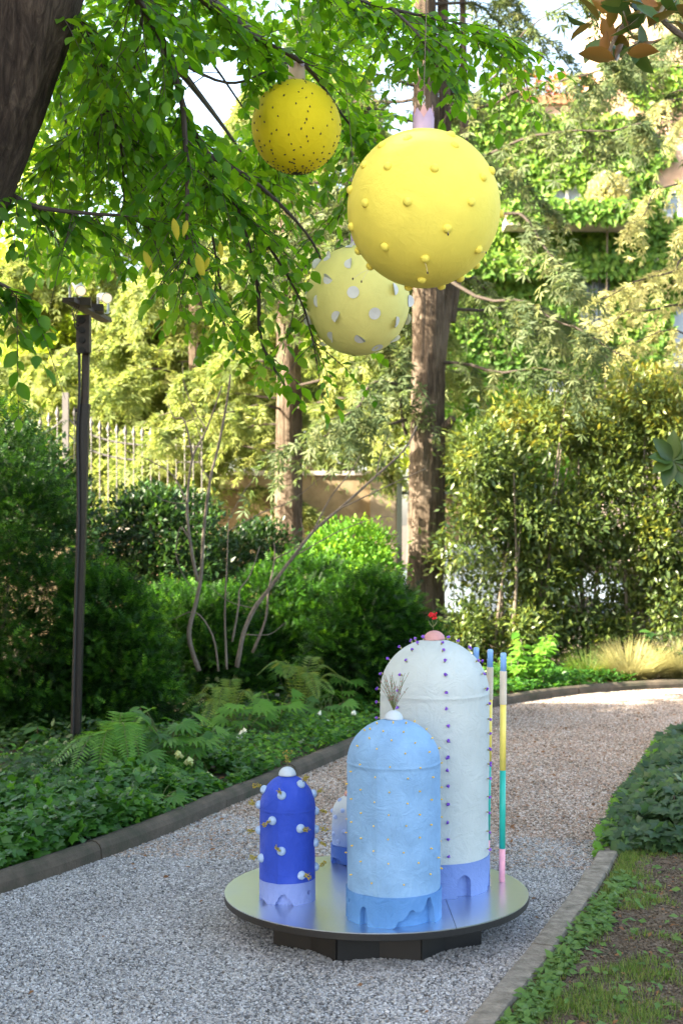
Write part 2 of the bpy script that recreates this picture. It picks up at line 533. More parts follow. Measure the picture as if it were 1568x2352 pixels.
# gravel stones: instanced by geometry nodes over two sheets (fresh grey stone near, older brown stone beyond)
def gravel(name, pts, cols, density, size, z, seed):
    m, nt, out = new_mat(name + '_stone')
    at = N(nt, 'ShaderNodeAttribute', attribute_name='stone_shade', attribute_type='INSTANCER')
    b = N(nt, 'ShaderNodeBsdfPrincipled', Roughness=.85); b.inputs['Specular IOR Level'].default_value = .3
    tn = N(nt, 'ShaderNodeNewGeometry')
    nn = N(nt, 'ShaderNodeTexNoise', Scale=1.6, Detail=5); nt.links.new(tn.outputs['Position'], nn.inputs['Vector'])
    ma = N(nt, 'ShaderNodeMath', operation='MULTIPLY_ADD'); ma.inputs[1].default_value = .55; 
    nt.links.new(nn.outputs['Fac'], ma.inputs[0]); 
    sub = N(nt, 'ShaderNodeMath', operation='SUBTRACT'); sub.inputs[1].default_value = .27
    nt.links.new(at.outputs['Fac'], sub.inputs[0]); nt.links.new(sub.outputs[0], ma.inputs[2])
    nt.links.new(ramp(nt, ma.outputs[0], cols), b.inputs['Base Color'])
    nt.links.new(b.outputs['BSDF'], out.inputs['Surface'])
    o = sheet(name, pts, z, m, kind='stuff')
    g = bpy.data.node_groups.new(name + '_nodes', 'GeometryNodeTree')
    g.interface.new_socket('Geometry', in_out='INPUT', socket_type='NodeSocketGeometry')
    g.interface.new_socket('Geometry', in_out='OUTPUT', socket_type='NodeSocketGeometry')
    n = g.nodes; l = g.links
    gi = n.new('NodeGroupInput'); go = n.new('NodeGroupOutput')
    ds = n.new('GeometryNodeDistributePointsOnFaces'); ds.inputs['Density'].default_value = density; ds.inputs['Seed'].default_value = seed
    l.new(gi.outputs[0], ds.inputs['Mesh'])
    ico = n.new('GeometryNodeMeshIcoSphere'); ico.inputs['Radius'].default_value = 1.0; ico.inputs['Subdivisions'].default_value = 1
    sp = n.new('GeometryNodeSetPosition'); l.new(ico.outputs['Mesh'], sp.inputs['Geometry'])
    rv = n.new('FunctionNodeRandomValue'); rv.data_type = 'FLOAT_VECTOR'
    rv.inputs[0].default_value = (-.32, -.32, -.32); rv.inputs[1].default_value = (.32, .32, .32); rv.inputs['Seed'].default_value = 3
    l.new(rv.outputs[0], sp.inputs['Offset'])
    sm = n.new('GeometryNodeSetMaterial'); sm.inputs['Material'].default_value = m; l.new(sp.outputs[0], sm.inputs['Geometry'])
    iop = n.new('GeometryNodeInstanceOnPoints')
    l.new(ds.outputs['Points'], iop.inputs['Points']); l.new(sm.outputs[0], iop.inputs['Instance'])
    rr = n.new('FunctionNodeRandomValue'); rr.data_type = 'FLOAT_VECTOR'
    rr.inputs[0].default_value = (-.5, -.5, 0); rr.inputs[1].default_value = (.5, .5, 6.28)
    l.new(rr.outputs[0], iop.inputs['Rotation'])
    rs = n.new('FunctionNodeRandomValue'); rs.data_type = 'FLOAT_VECTOR'
    rs.inputs[0].default_value = tuple(s * .5 for s in size); rs.inputs[1].default_value = tuple(s * 1.55 for s in size); rs.inputs['Seed'].default_value = 5
    l.new(rs.outputs[0], iop.inputs['Scale'])
    sa = n.new('GeometryNodeStoreNamedAttribute'); sa.domain = 'INSTANCE'; sa.data_type = 'FLOAT'
    sa.inputs['Name'].default_value = 'stone_shade'
    rc = n.new('FunctionNodeRandomValue'); rc.data_type = 'FLOAT'; rc.inputs['Seed'].default_value = 11
    l.new(iop.outputs[0], sa.inputs['Geometry']); l.new(rc.outputs[1], sa.inputs['Value'])
    l.new(sa.outputs[0], go.inputs[0])
    md = o.modifiers.new('stones', 'NODES'); md.node_group = g
    return o
def between(a, y0, y1):
    return [p for p in a if y0 <= p[1] <= y1]
GREY_C = [(.11, .11, .11), (.20, .20, .20), (.28, .28, .28), (.34, .325, .30), (.37, .37, .37), (.50, .50, .495)]
BROWN_C = [(.11, .09, .07), (.22, .18, .145), (.31, .26, .215), (.34, .22, .15), (.38, .34, .30), (.50, .46, .42)]
def edge_at(pl, y):
    for a, b in zip(pl, pl[1:]):
        if a[1] <= y <= b[1]: return (a[0] + (b[0] - a[0]) * (y - a[1]) / (b[1] - a[1]), y)
YL, YR = 8.75, 8.0
near_l = between(lk, 3.9, YL) + [edge_at(lk, YL)]
near_r = between(rk, 3.9, YR) + [edge_at(rk, YR)]
gravel('grey_gravel', near_l + [(-.1, 8.45), (.6, 8.15)] + near_r[::-1], GREY_C, 14500, (.0066, .0056, .0045), .000, 1)
far_l = [edge_at(lk, YL)] + between(lk, YL, 16)
far_r = [edge_at(rk, YR)] + between(rk, YR, 16)
gravel('brown_gravel', far_l + far_r[::-1] + [(.6, 8.15), (-.1, 8.45)], BROWN_C, 8500, (.0082, .0072, .005), .000, 2)
CRUMB_C = [(.035, .025, .015), (.07, .052, .032), (.11, .083, .055), (.16, .13, .095)]
gravel('soil_crumbs', [(p[0] + .08, p[1]) for p in between(rk, 4.4, 8.2)] + [(2.6, 8.2), (1.4, 4.4)], CRUMB_C, 5200, (.0058, .005, .0036), .032, 8)
# stray brown stones near the border
gravel('stray_gravel', [edge_at(lk, 7.6), edge_at(lk, YL), (-.1, 8.45), (.6, 8.15), edge_at(rk, YR), edge_at(rk, 7.3), (.3, 7.5)], BROWN_C, 2200, (.0075, .0065, .005), .003, 4)


# ------------------------------------------------------------------ foliage materials
F_beech = foliage('beech_leaf', [(.014, .050, .006), (.030, .098, .010), (.060, .155, .014), (.11, .22, .02)], [(.06, .22, .005), (.18, .44, .008), (.32, .60, .012), (.50, .72, .02)], .52, rough=.45, spec=.25)
F_beech_y = foliage('yellowing_leaf', [(.35, .32, .02), (.42, .36, .03)], [(.6, .52, .02), (.65, .55, .03)], .45)
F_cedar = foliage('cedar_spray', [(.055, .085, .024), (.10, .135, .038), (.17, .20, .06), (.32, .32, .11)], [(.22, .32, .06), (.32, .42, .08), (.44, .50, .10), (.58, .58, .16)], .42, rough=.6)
F_cedar_dark = foliage('shaded_cedar_spray', [(.035, .058, .024), (.060, .088, .036), (.095, .12, .05), (.15, .16, .06)], [(.12, .20, .05), (.18, .26, .07), (.25, .30, .09), (.32, .34, .10)], .3, rough=.6)  # darker copy of the cedar spray; its shade is in the colour
F_gold = foliage('golden_conifer', [(.22, .24, .08), (.34, .34, .13), (.50, .46, .20)], [(.52, .55, .2), (.68, .62, .28)], .35, rough=.6)
F_yew = foliage('yew_sprig', [(.005, .018, .004), (.011, .042, .006), (.040, .125, .012), (.15, .34, .026)], [(.02, .08, .004), (.08, .25, .01), (.28, .58, .02)], .27, rough=.5, spec=.15)  # dark end carries shade inside the bush, bright end young and lit tips
F_dark = foliage('glossy_shaded_leaf', [(.008, .026, .008), (.018, .048, .013), (.034, .085, .02), (.07, .16, .03)], tfac=.25, rough=.4, spec=.3)  # dark glossy leaf, darkened further to stand for shade in the bed
F_laurel = foliage('hedge_leaf', [(.026, .052, .016), (.055, .092, .026), (.10, .145, .036), (.16, .21, .04), (.26, .24, .03), (.42, .27, .035)], [(.10, .18, .02), (.16, .24, .03), (.24, .30, .04), (.38, .38, .04), (.6, .45, .04), (.65, .42, .05)], .32, rough=.4, spec=.5)
F_bright = foliage('bright_green_leaf', [(.06, .17, .02), (.10, .24, .03), (.15, .30, .04)], [(.25, .5, .03), (.34, .58, .04)], .4)
F_maple = foliage('maple_leaf', [(.12, .20, .02), (.18, .27, .03), (.24, .32, .04)], [(.42, .55, .03), (.55, .65, .05)], .5)
F_ivywall = foliage('wall_creeper_leaf', [(.050, .12, .018), (.08, .17, .025), (.12, .22, .03), (.18, .26, .035)], [(.2, .4, .03), (.3, .5, .04)], .3)
F_ivy = foliage('ivy_leaf', [(.014, .050, .009), (.026, .090, .014), (.050, .145, .020), (.10, .22, .03)], [(.08, .28, .01), (.18, .42, .02)], .3, rough=.4, spec=.3)
F_ivy2 = foliage('old_ivy_leaf', [(.020, .048, .020), (.032, .068, .026), (.05, .095, .032), (.09, .18, .03)], [(.08, .2, .04), (.14, .28, .05)], .25, rough=.4, spec=.3)
F_magnolia = foliage('magnolia_leaf', [(.020, .050, .010), (.034, .075, .014), (.06, .10, .018)], [(.10, .18, .02), (.18, .24, .03)], .15, rough=.38, spec=.35, backcol=(.20, .085, .02))
F_grass = foliage('grass_blade', [(.05, .10, .02), (.08, .15, .028), (.12, .19, .04), (.19, .21, .07)], tfac=.35)
F_straw = foliage('straw_grass', [(.20, .19, .07), (.30, .28, .11), (.40, .37, .17)], [(.5, .48, .2), (.6, .55, .25)], .4)
B_cedar = bark('cedar_bark', [(.010, .007, .005), (.046, .033, .023), (.092, .069, .049), (.165, .13, .098)], 5, 34, 1.0)
B_beech = bark('dark_bark', [(.007, .005, .004), (.024, .017, .013), (.052, .038, .028), (.10, .076, .056)], 6, 20, 1.0)
B_twig = bark('grey_twig_bark', [(.055, .043, .032), (.12, .097, .075), (.20, .168, .135)], 20, 40, .3)
B_limb = plain('dark_branch_bark', (.045, .034, .026), .9)

def npts(a): return np.array([tuple(p) for p in a])
def noise01(pos, f, off=0.0):
    return np.array([.5 + .5 * noise.noise(Vector((p[0] * f + off, p[1] * f, p[2] * f))) for p in pos])

def lumps_points(lumps, n, shell=.55):
    """Points spread through the outer volume of several lumps."""
    w = np.array([l[1][0] * l[1][1] + l[1][0] * l[1][2] + l[1][1] * l[1][2] for l in lumps]); w = w / w.sum()
    idx = rng.choice(len(lumps), n, p=w)
    c = np.array([tuple(l[0]) for l in lumps])[idx]; r = np.array([l[1] for l in lumps])[idx]
    d = rand_dirs(n); k = 1 - (1 - shell) * rng.random(n) ** 1.6
    pos = c + d * r * k[:, None]
    bump = .86 + .3 * noise01(pos, 3.0, 4.0)
    pos = c + (pos - c) * bump[:, None]
    return pos, norm(d / r), k

def bush(name, label, cat, lumps, n, size, mat, tv, tf, base, up=.5, group=None, stems=3, fl=.9, dirk=1.0, stemmat=None, rfun=None, minz=.02, tuft=0):
    root = thing(name, label, cat, base, group)
    if tuft:
        m = n // tuft
        cp, cd, ck = lumps_points(lumps, m, .5)
        cp2, cd2, ck2 = lumps_points(lumps, m // 4, .0)
        cp, cd, ck = np.concatenate([cp, cp2]), np.concatenate([cd, cd2]), np.concatenate([ck, ck2 * .8])
        cs = rng.random(len(cp)) ** 1.4
        pos = np.repeat(cp, tuft, 0); d = np.repeat(cd, tuft, 0); k = np.repeat(ck, tuft)
        fan = rng.normal(size=pos.shape) * np.array([.065, .065, .028])
        reach = rng.random(len(pos))
        pos = pos + fan + d * (reach * .07)[:, None] + np.array([0, 0, .02]) * reach[:, None]
        trnd = np.clip(.62 * np.repeat(cs, tuft) * np.clip((k - .35) / .5, .25, 1) + .42 * (reach - .35) + .12 * rng.normal(size=len(pos)), 0, 1)  # inner tufts get darker colours as painted shade; outer tips brighter new growth
    else:
        pos, d, k = lumps_points(lumps, n)
    keep = pos[:, 2] > minz
    pos, d, k = pos[keep], d[keep], k[keep]
    if cat == 'shrub' and name == 'hedge_shrub': pos = pos + rng.normal(size=pos.shape) * .07
    if tuft: rfun = lambda p_, k_: trnd[keep]
    n = len(pos)
    dirs = norm(d * dirk + rng.normal(size=(n, 3)) * .55 + np.array([0, 0, up]))
    nr = norm(np.array([0, 0, 1.0]) + d * .4 + rng.normal(size=(n, 3)) * .4)
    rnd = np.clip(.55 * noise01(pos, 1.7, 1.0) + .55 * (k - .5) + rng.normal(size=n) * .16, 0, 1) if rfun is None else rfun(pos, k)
    sc = size * (.7 + .6 * rng.random(n))
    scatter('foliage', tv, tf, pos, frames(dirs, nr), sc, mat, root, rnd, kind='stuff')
    for s in range(stems):
        l = lumps[s % len(lumps)]; c = Vector(l[0])
        b = Vector((base[0] + random.uniform(-.12, .12), base[1] + random.uniform(-.1, .1), 0.02))
        part('stem', *tube(smooth_path([b, b.lerp(c, .5) + Vector((random.uniform(-.08, .08), random.uniform(-.08, .08), 0)), c + Vector((0, 0, l[1][2] * .5))], 4), [.022] * 5 + [.016] * 3 + [.008], 6), stemmat or B_twig, root)
    return root

def trunk_mesh(pts, rads, n=40, ridge=.06, seed=0, per=8):
    pl = smooth_path(pts, per); m = len(pl)
    rr = np.interp(np.linspace(0, len(pts) - 1, m), range(len(pts)), rads)
    V, F = [], []
    for i, p in enumerate(pl):
        d = (pl[min(i + 1, m - 1)] - pl[max(i - 1, 0)]).normalized()
        s = d.cross(Vector((0, 1, 0))).normalized() if abs(d.y) < .9 else d.cross(Vector((1, 0, 0))).normalized()
        u = s.cross(d)
        for k in range(n):
            a = 2 * math.pi * k / n
            ca, sa = math.cos(a), math.sin(a)
            g = noise.noise(Vector((ca * 2.2 + seed, sa * 2.2, i * .06))) * 1.4 + noise.noise(Vector((ca * 7 + seed, sa * 7, i * .12))) * .8 + (abs(noise.noise(Vector((ca * 13 + seed, sa * 13, i * .10)))) - .25) * 1.6
            r = rr[i] * (1 + ridge * g)
            V.append(p + s * ca * r + u * sa * r)
    for i in range(m - 1):
        for k in range(n):
            k2 = (k + 1) % n
            F.append((i * n + k, i * n + k2, (i + 1) * n + k2, (i + 1) * n + k))
    F.append(tuple(range((m - 1) * n, m * n)))
    return V, F

# ------------------------------------------------------------------ ivy-clad house at the back right
M_render_wall = surface('ochre_pink_render', [(.34, .22, .16), (.46, .31, .22), (.52, .38, .30)], scale=1.5, rough=.95, bump=.3)
M_frame = plain('pale_window_frame', (.60, .62, .66), .5)
M_ledge = plain('pale_stone_ledge', (.50, .45, .40), .8)
M_iron = plain('dark_green_iron', (.016, .024, .02), .5)
M_terra = plain('terracotta', (.48, .22, .12), .9)
def glass_mat():
    m, nt, out = new_mat('window_glass')
    b = N(nt, 'ShaderNodeBsdfPrincipled', Roughness=.08); b.inputs['Base Color'].default_value = (.20, .25, .32, 1); b.inputs['Specular IOR Level'].default_value = .9
    nt.links.new(b.outputs[0], out.inputs[0]); return m
M_glass = glass_mat()
HY = 30.0
house = thing('creeper_covered_house', 'house front overgrown with green creeper, balcony and pale windows, behind the hedge', 'house', (7.5, HY, 0))
x0 = P(985, 0, HY).x; x1 = 16.0; zt = P(0, 235, HY).z
WIN = [(1262, 425, 1338, 482), (1517, 436, 1600, 502), (1325, 640, 1396, 770), (1536, 690, 1640, 845), (1230, 860, 1300, 905)]
part('wall', *box(((x0 + x1) / 2, HY + 2.5, zt / 2), (x1 - x0, 5, zt)), M_render_wall, house)
part('upper_wall', *box((P(1500, 0, HY).x + 4.2, HY + 3.2, zt + 1.7), (9.6, 4, 3.4)), M_render_wall, house)
part('ledge', *box(((x0 + x1) / 2, HY - .16, P(0, 606, HY).z), (x1 - x0, .32, .12)), M_ledge, house)
bal = part('balcony', *box(((P(1150, 0, HY).x + P(1450, 0, HY).x) / 2, HY - .45, P(0, 528, HY).z), (P(1450, 0, HY).x - P(1150, 0, HY).x, .9, .16)), M_ledge, house)
part('parapet', *box(((P(1150, 0, HY).x + P(1450, 0, HY).x) / 2, HY - .86, P(0, 505, HY).z), (P(1450, 0, HY).x - P(1150, 0, HY).x, .08, .40)), M_render_wall, bal)
for (a, t, b, bt) in WIN:
    A, Bq = P(a, t, HY), P(b, bt, HY)
    w, h = Bq.x - A.x, A.z - Bq.z; cx, cz = (A.x + Bq.x) / 2, (A.z + Bq.z) / 2
    vf = [box((cx, HY - .03, A.z - .04), (w, .10, .08)), box((cx, HY - .03, Bq.z + .04), (w, .10, .08)), box((A.x + .04, HY - .03, cz), (.08, .104, h - .16)), box((Bq.x - .04, HY - .03, cz), (.08, .104, h - .16)), box((cx, HY - .03, cz), (.06, .09, h - .16))]
    wd = part('window', *merge(*vf), M_frame, house)
    part('pane', *box((cx, HY - .012, cz), (w - .1, .02, h - .1)), M_glass, wd)
for k in range(7):
    q = P(1330 + 11 * k, 700, HY - .25)
    part('window_bar', *beam((q.x, q.y, P(0, 775, HY).z), (q.x, q.y, P(0, 655, HY).z), .03, .03), M_iron, house)
for k in range(12):
    q = P(1158 + 15 * k, 215, HY)
    part('roof_tile', *tube([(q.x, HY - .12, zt + .03), (q.x, HY + 1.2, zt + .32)], [.10, .09], 8), M_terra, house)
n = 70000
px = rng.uniform(980, 2150, n); py = rng.uniform(150, 1130, n)
pos = np.stack([(px - 784) / FPX * HY, np.full(n, HY) - .03 - .16 * rng.random(n), CAMH - (py - 1196) / FPX * HY], 1)
keep = noise01(pos, .75, 3.0) > .33
for (a, t, b, bt) in WIN:
    keep &= ~((px > a + 2) & (px < b - 2) & (py > t + 2) & (py < bt - 2))
keep &= ~((py < 235) & (px < 1420) & (noise01(pos, 1.2, 9) < .6))
inpar = (py > 480) & (py < 530) & (px > 1150) & (px < 1450)
pos[inpar, 1] -= .88
led = (py > 590) & (py < 640); pos[led, 1] -= .3
pos = pos[keep]; n = len(pos)
dirs = norm(np.stack([rng.normal(size=n) * .5, -np.full(n, .25), -np.full(n, .6) + rng.normal(size=n) * .45], 1))
nr = norm(np.array([-.15, -1, .45]) + rng.normal(size=(n, 3)) * .4)
scatter('creeper', LEAF2_V, LEAF2_F, pos, frames(dirs, nr), .17 * (.6 + .7 * rng.random(n)), F_ivywall, house, np.clip(noise01(pos, .5) * .7 + .25 * rng.normal(size=n) + .15, 0, 1), kind='stuff')
def terrace_plant(name, label, c, r, n, mat, size, cat='potted plant'):
    return bush(name, label, cat, [((c[0], c[1], c[2]), r)], n, size, mat, LEAF2_V, LEAF2_F, (c[0], c[1], c[2] - r[2]), minz=-9, stems=1)
q = P(1395, 448, HY - .5); terrace_plant('balcony_shrub', 'round silvery shrub on the balcony of the creeper-covered house', q, (.42, .35, .42), 1500, foliage('silver_leaf', [(.25, .27, .18), (.36, .38, .26)], tfac=.3), .10, 'shrub')
F_redfl = foliage('red_terrace_flower', [(.10, .15, .03), (.13, .17, .03), (.40, .07, .05), (.45, .14, .06)], tfac=.35)
for k, (xx, yy) in enumerate(((1210, 190), (1285, 200), (1335, 205))):
    q = P(xx, yy, HY + .2); terrace_plant('terrace_flowers', ['red flowering bush on the house terrace, nearest the cedar trunk', 'middle red flowering bush on the house terrace', 'red flowering bush on the house terrace, farthest from the cedar trunk'][k], q, (.30, .3, .26), 420, F_redfl, .10, 'shrub')

# boundary walls and fences
M_wall = surface('old_beige_plaster', [(.14, .095, .052), (.22, .165, .095), (.30, .23, .14)], scale=2.5, rough=.95, bump=.5, bscale=25, bdist=.01)
M_wallp = surface('pinkish_render', [(.36, .28, .24), (.46, .37, .33)], scale=1.2, rough=.95, bump=.3)
wl_ = thing('garden_wall', 'old beige plastered garden wall with a pillar, behind the second cedar', 'wall', (-.6, 24, 0))
ax, bx = P(480, 0, 24).x, P(913, 0, 24).x; wz = P(0, 1092, 24).z
part('wall_face', *box(((ax + bx) / 2, 24, wz / 2), (bx - ax, .3, wz)), M_wall, wl_)
part('coping', *box(((ax + bx) / 2, 24, wz + .035), (bx - ax + .06, .4, .07)), M_ledge, wl_)
part('pillar', *box((P(878, 0, 24).x, 23.9, wz / 2 + .06), (.42, .34, wz + .12)), surface('lighter_plaster', [(.19, .145, .09), (.27, .215, .145)], scale=3, rough=.95), wl_)
lw = thing('low_fence_wall', 'low plastered wall carrying the spear-topped fence', 'wall', (-4.2, 20.2, 0))
fx0, fx1 = P(-60, 0, 20).x, P(470, 0, 20).x; fz = P(0, 1222, 20).z
part('wall_face', *box(((fx0 + fx1) / 2, 20.1, fz / 2), (fx1 - fx0, .3, fz)), M_wall, lw)
part('coping', *box(((fx0 + fx1) / 2, 20.05, fz + .03), (fx1 - fx0, .42, .06)), M_ledge, lw)
M_fence = plain('weathered_grey_iron', (.12, .115, .11), .55)
fence = thing('spear_fence', 'grey iron fence with spear tips and a swooping rail, behind the lamp mast', 'fence', (-4.2, 20, fz))
fz += .06
def bar_bm(h):
    V, F = tube([(0, 0, 0), (0, 0, h)], .0095, 6)
    return mesh_from('fence_bar', V, F, M_fence)
sp_v, sp_f = [], []
sp_v, sp_f = merge(lathe((0, 0, 0), [(.012, 0), (.02, .01), (.012, .03)], 6), lathe((0, 0, .03), [(.008, 0), (.034, .07), (.018, .11), (.001, .17)], 4))
SPEAR = mesh_from('spear_tip', sp_v, sp_f, M_fence)
xs = 430 * .3529
for i in range(-13, 17):
    xx = xs + 19.5 * i
    if i == 0: continue
    zz = P(0, 930 + 70 * (1 - math.exp(-abs(i) / 3.2)), 20).z
    x = P(xx, 0, 20).x
    b = put('fence_bar', bar_bm(zz - fz - .1), fence, loc=Vector((x, 20, fz)) - fence.location)
    put('spear_tip', SPEAR, b, loc=(0, 0, zz - fz - .1))
x = P(xs, 0, 20).x
part('fence_post', *box((x, 20, (fz + 3.6) / 2), (.085, .085, 3.6 - fz)), M_fence, fence)
for off in (.0, .22):
    rl = []
    for i in range(-13, 17):
        zz = P(0, 930 + 70 * (1 - math.exp(-abs(i) / 3.2)), 20).z - .16 - off
        rl.append((P(xs + 19.5 * i, 0, 20).x, 20.012 + off * .01, zz))
    part('swoop_rail', *tube(rl, .014, 6), M_fence, fence)
part('foot_rail', *beam((fx0, 20, fz + .12), (fx1, 20, fz + .12), .02, .03), M_fence, fence)

gate = thing('iron_railing', 'dark green iron railing with a tall post, partly behind the main cedar trunk', 'railing', (P(917, 0, 20.5).x, 20.5, 0))
gx = P(917, 0, 20.5).x
part('railing_post', *box((gx, 20.5, 1.17), (.07, .07, 2.34)), M_iron, gate)
for z in (.35, 2.2): part('railing_rail', *beam((gx, 20.5, z), (gx + 5.6, 20.5, z), .03, .04), M_iron, gate)
RB = mesh_from('railing_bar', *tube([(0, 0, 0), (0, 0, 2.25)], .010, 6), M_iron)
for k in range(1, 43): put('railing_bar', RB, gate, loc=(.13 * k, 0, 0))
pw = thing('pinkish_yard_wall', 'pinkish rendered wall showing through the hedge', 'wall', (7, 25, 0))
part('wall_face', *box((P(1420, 0, 25).x + 4, 25, 1.45), (8.6, .3, 2.9)), M_wallp, pw)
part('coping', *box((P(1420, 0, 25).x + 4, 25, 2.94), (8.7, .4, .08)), M_ledge, pw)

# a parked car glimpsed through the hedge, in the street beyond the railing
car = thing('parked_car', 'pale blue parked car glimpsed low through the hedge beside the cedar trunk', 'car', (P(1130, 0, 23).x, 23, 0))
def car_body():
    prof = [(-2.0, .35), (-2.02, .75), (-1.9, .92), (-1.1, 1.0), (-.55, 1.42), (.7, 1.45), (1.3, 1.02), (1.95, .92), (2.05, .6), (2.0, .35)]
    V, F = [], []
    for yy, k in ((-.8, .97), (-.72, 1.0), (.72, 1.0), (.8, .97)):
        for x, z in prof: V.append(car.location + Vector((x * k, yy, .35 + (z - .35) * (k if z > 1 else 1))))
    m = len(prof)
    for i in range(3):
        for j in range(m): F.append((i * m + j, i * m + (j + 1) % m, (i + 1) * m + (j + 1) % m, (i + 1) * m + j))
    F.append(tuple(range(m))[::-1]); F.append(tuple(range(3 * m, 4 * m)))
    return V, F
part('body', *car_body(), plain('pale_blue_car_paint', (.42, .52, .66), .25), car)
for sx in (-1.25, 1.3):
    for sy in (-.79, .79):
        V, F = tube([car.location + Vector((sx, sy - .09, .32)), car.location + Vector((sx, sy + .09, .32))], .32, 18)
        wh = part('wheel', V, F, M_black, car)
for a, b in ((-.75, -.05), (.05, .85)):
    part('side_window', *box(car.location + Vector(((a + b) / 2, -.80, 1.2)), (b - a, .03, .30)), M_glass, car)

# ------------------------------------------------------------------ background broadleaf trees
def far_tree(label, x, y, h, r, n, size, mat, trunk_r=.2, name='broadleaf_tree', tbark=None, lean=0.0, zlo=.4):
    root = thing(name, label, 'tree', (x, y, 0))
    part('trunk', *trunk_mesh([(x, y, -.05), (x + lean * .5, y, h * .35), (x + lean, y + .1, h * .75)], [trunk_r * 1.2, trunk_r, trunk_r * .4], 14), tbark or B_twig, root, True)
    lumps = []
    for k in range(9):
        a = random.uniform(0, 6.28); rr = r * random.uniform(.2, .75); z = h * random.uniform(zlo, .9)
        lumps.append((Vector((x + lean * .7 + math.cos(a) * rr, y + math.sin(a) * rr * .7, z)), (r * random.uniform(.35, .55),) * 2 + (r * random.uniform(.28, .45),)))
        part('limb', *tube(smooth_path([(x + lean * .4, y, h * .4), (x + lean * .6 + math.cos(a) * rr * .5, y + math.sin(a) * rr * .4, z * .85), lumps[-1][0]], 4), [trunk_r * .4] * 4 + [trunk_r * .2] * 5, 6), tbark or B_twig, root)
    pos, d, k = lumps_points(lumps, n, .2)
    n = len(pos)
    dirs = norm(d * .5 + rng.normal(size=(n, 3)) * .6 + np.array([0, 0, -.5]))
    nr = norm(np.array([0, 0, 1.0]) + rng.normal(size=(n, 3)) * .6)
    scatter('crown', LEAF2_V, LEAF2_F, pos, frames(dirs, nr), size * (.6 + .8 * rng.random(n)), mat, root, np.clip(noise01(pos, .9) * .8 + .2 * rng.normal(size=n) + .1, 0, 1), kind='stuff')
    return root
B_pale = bark('pale_plane_bark', [(.30, .26, .18), (.48, .43, .32), (.60, .55, .44)], 6, 10, .3)
far_tree('sunlit maple at the far left, pale leaning trunk, yellow-green leaves', P(60, 0, 27).x, 27, 8.2, 2.1, 5200, .17, F_maple, .16, 'maple_tree', B_pale, .5)
far_tree('sunlit maple between the lamp mast and the fence post, yellow-green leaves', P(290, 0, 29).x, 29, 6.6, 1.7, 3600, .17, F_maple, .14, 'maple_tree', B_pale, .2)
far_tree('tall pale-trunked plane tree at the far left against the sky', P(125, 0, 33).x, 33, 13, 1.9, 1500, .22, F_maple, .20, 'plane_tree', B_pale, -.2, .62)
far_tree('distant round tree behind the left end of the fence', P(-40, 0, 44).x, 44, 9.5, 4.2, 6500, .30, F_maple, .3)
far_tree('distant tree behind the garden wall', P(480, 0, 46).x, 46, 10.0, 4.6, 6500, .32, F_bright, .3)
far_tree('distant tree behind the main cedar trunk', P(960, 0, 44).x, 44, 10.5, 4.3, 6000, .32, F_maple, .3)
far_tree('distant tree behind the yellow seed ball', P(720, 0, 52).x, 52, 9.5, 4.3, 5000, .32, F_maple, .3)
far_tree('distant tree behind the fence post', P(220, 0, 48).x, 48, 9.0, 4.3, 6000, .32, F_bright, .3)
far_tree('tree behind the hedge, in front of the house', P(1180, 0, 27.5).x, 27.5, 5.0, 1.6, 3200, .16, F_bright, .14)

# ------------------------------------------------------------------ cedars with hanging sprays
def drape(limbs, nb, ns, lb, size, thin=1.0):
    """Hanging branchlets along limbs: returns positions, directions, normals of the sprays."""
    Ps, Ds, Ns, Rr = [], [], [], []
    for pl, r0 in limbs:
        pl = [Vector(p) for p in pl]; m = len(pl)
        for b in range(nb):
            t = (random.random() ** .8) * .82 + .18
            f = t * (m - 1); i = min(int(f), m - 2)
            p = pl[i].lerp(pl[i + 1], f - i)
            d = (pl[i + 1] - pl[i]).normalized()
            side = d.cross(Vector((0, 0, 1))).normalized() * random.choice((-1, 1))
            h = (side * random.uniform(.2, 1) + d * random.uniform(.1, .8)).normalized()
            L = random.uniform(*lb) * (1.15 - .5 * t)
            droop = random.uniform(.5, 1.4)
            cr = random.random()
            for k in range(ns):
                s = (k + random.random()) / ns
                q = p + h * L * s * .8 + Vector((0, 0, -droop * L * s * s * .9))
                dv = h * (.7 - .45 * s) + Vector((random.gauss(0, .6), random.gauss(0, .6), -.3 - .6 * s + random.gauss(0, .25)))
                Ps.append(q); Ds.append(dv)
                Ns.append((random.gauss(0, .6) + side.x * .3, random.gauss(0, .6) - .3, .6 + random.random() * .4))
                Rr.append(.62 * cr ** 1.3 + .38 * random.random())
    return npts(Ps), npts(Ds), np.array(Ns), np.array(Rr)

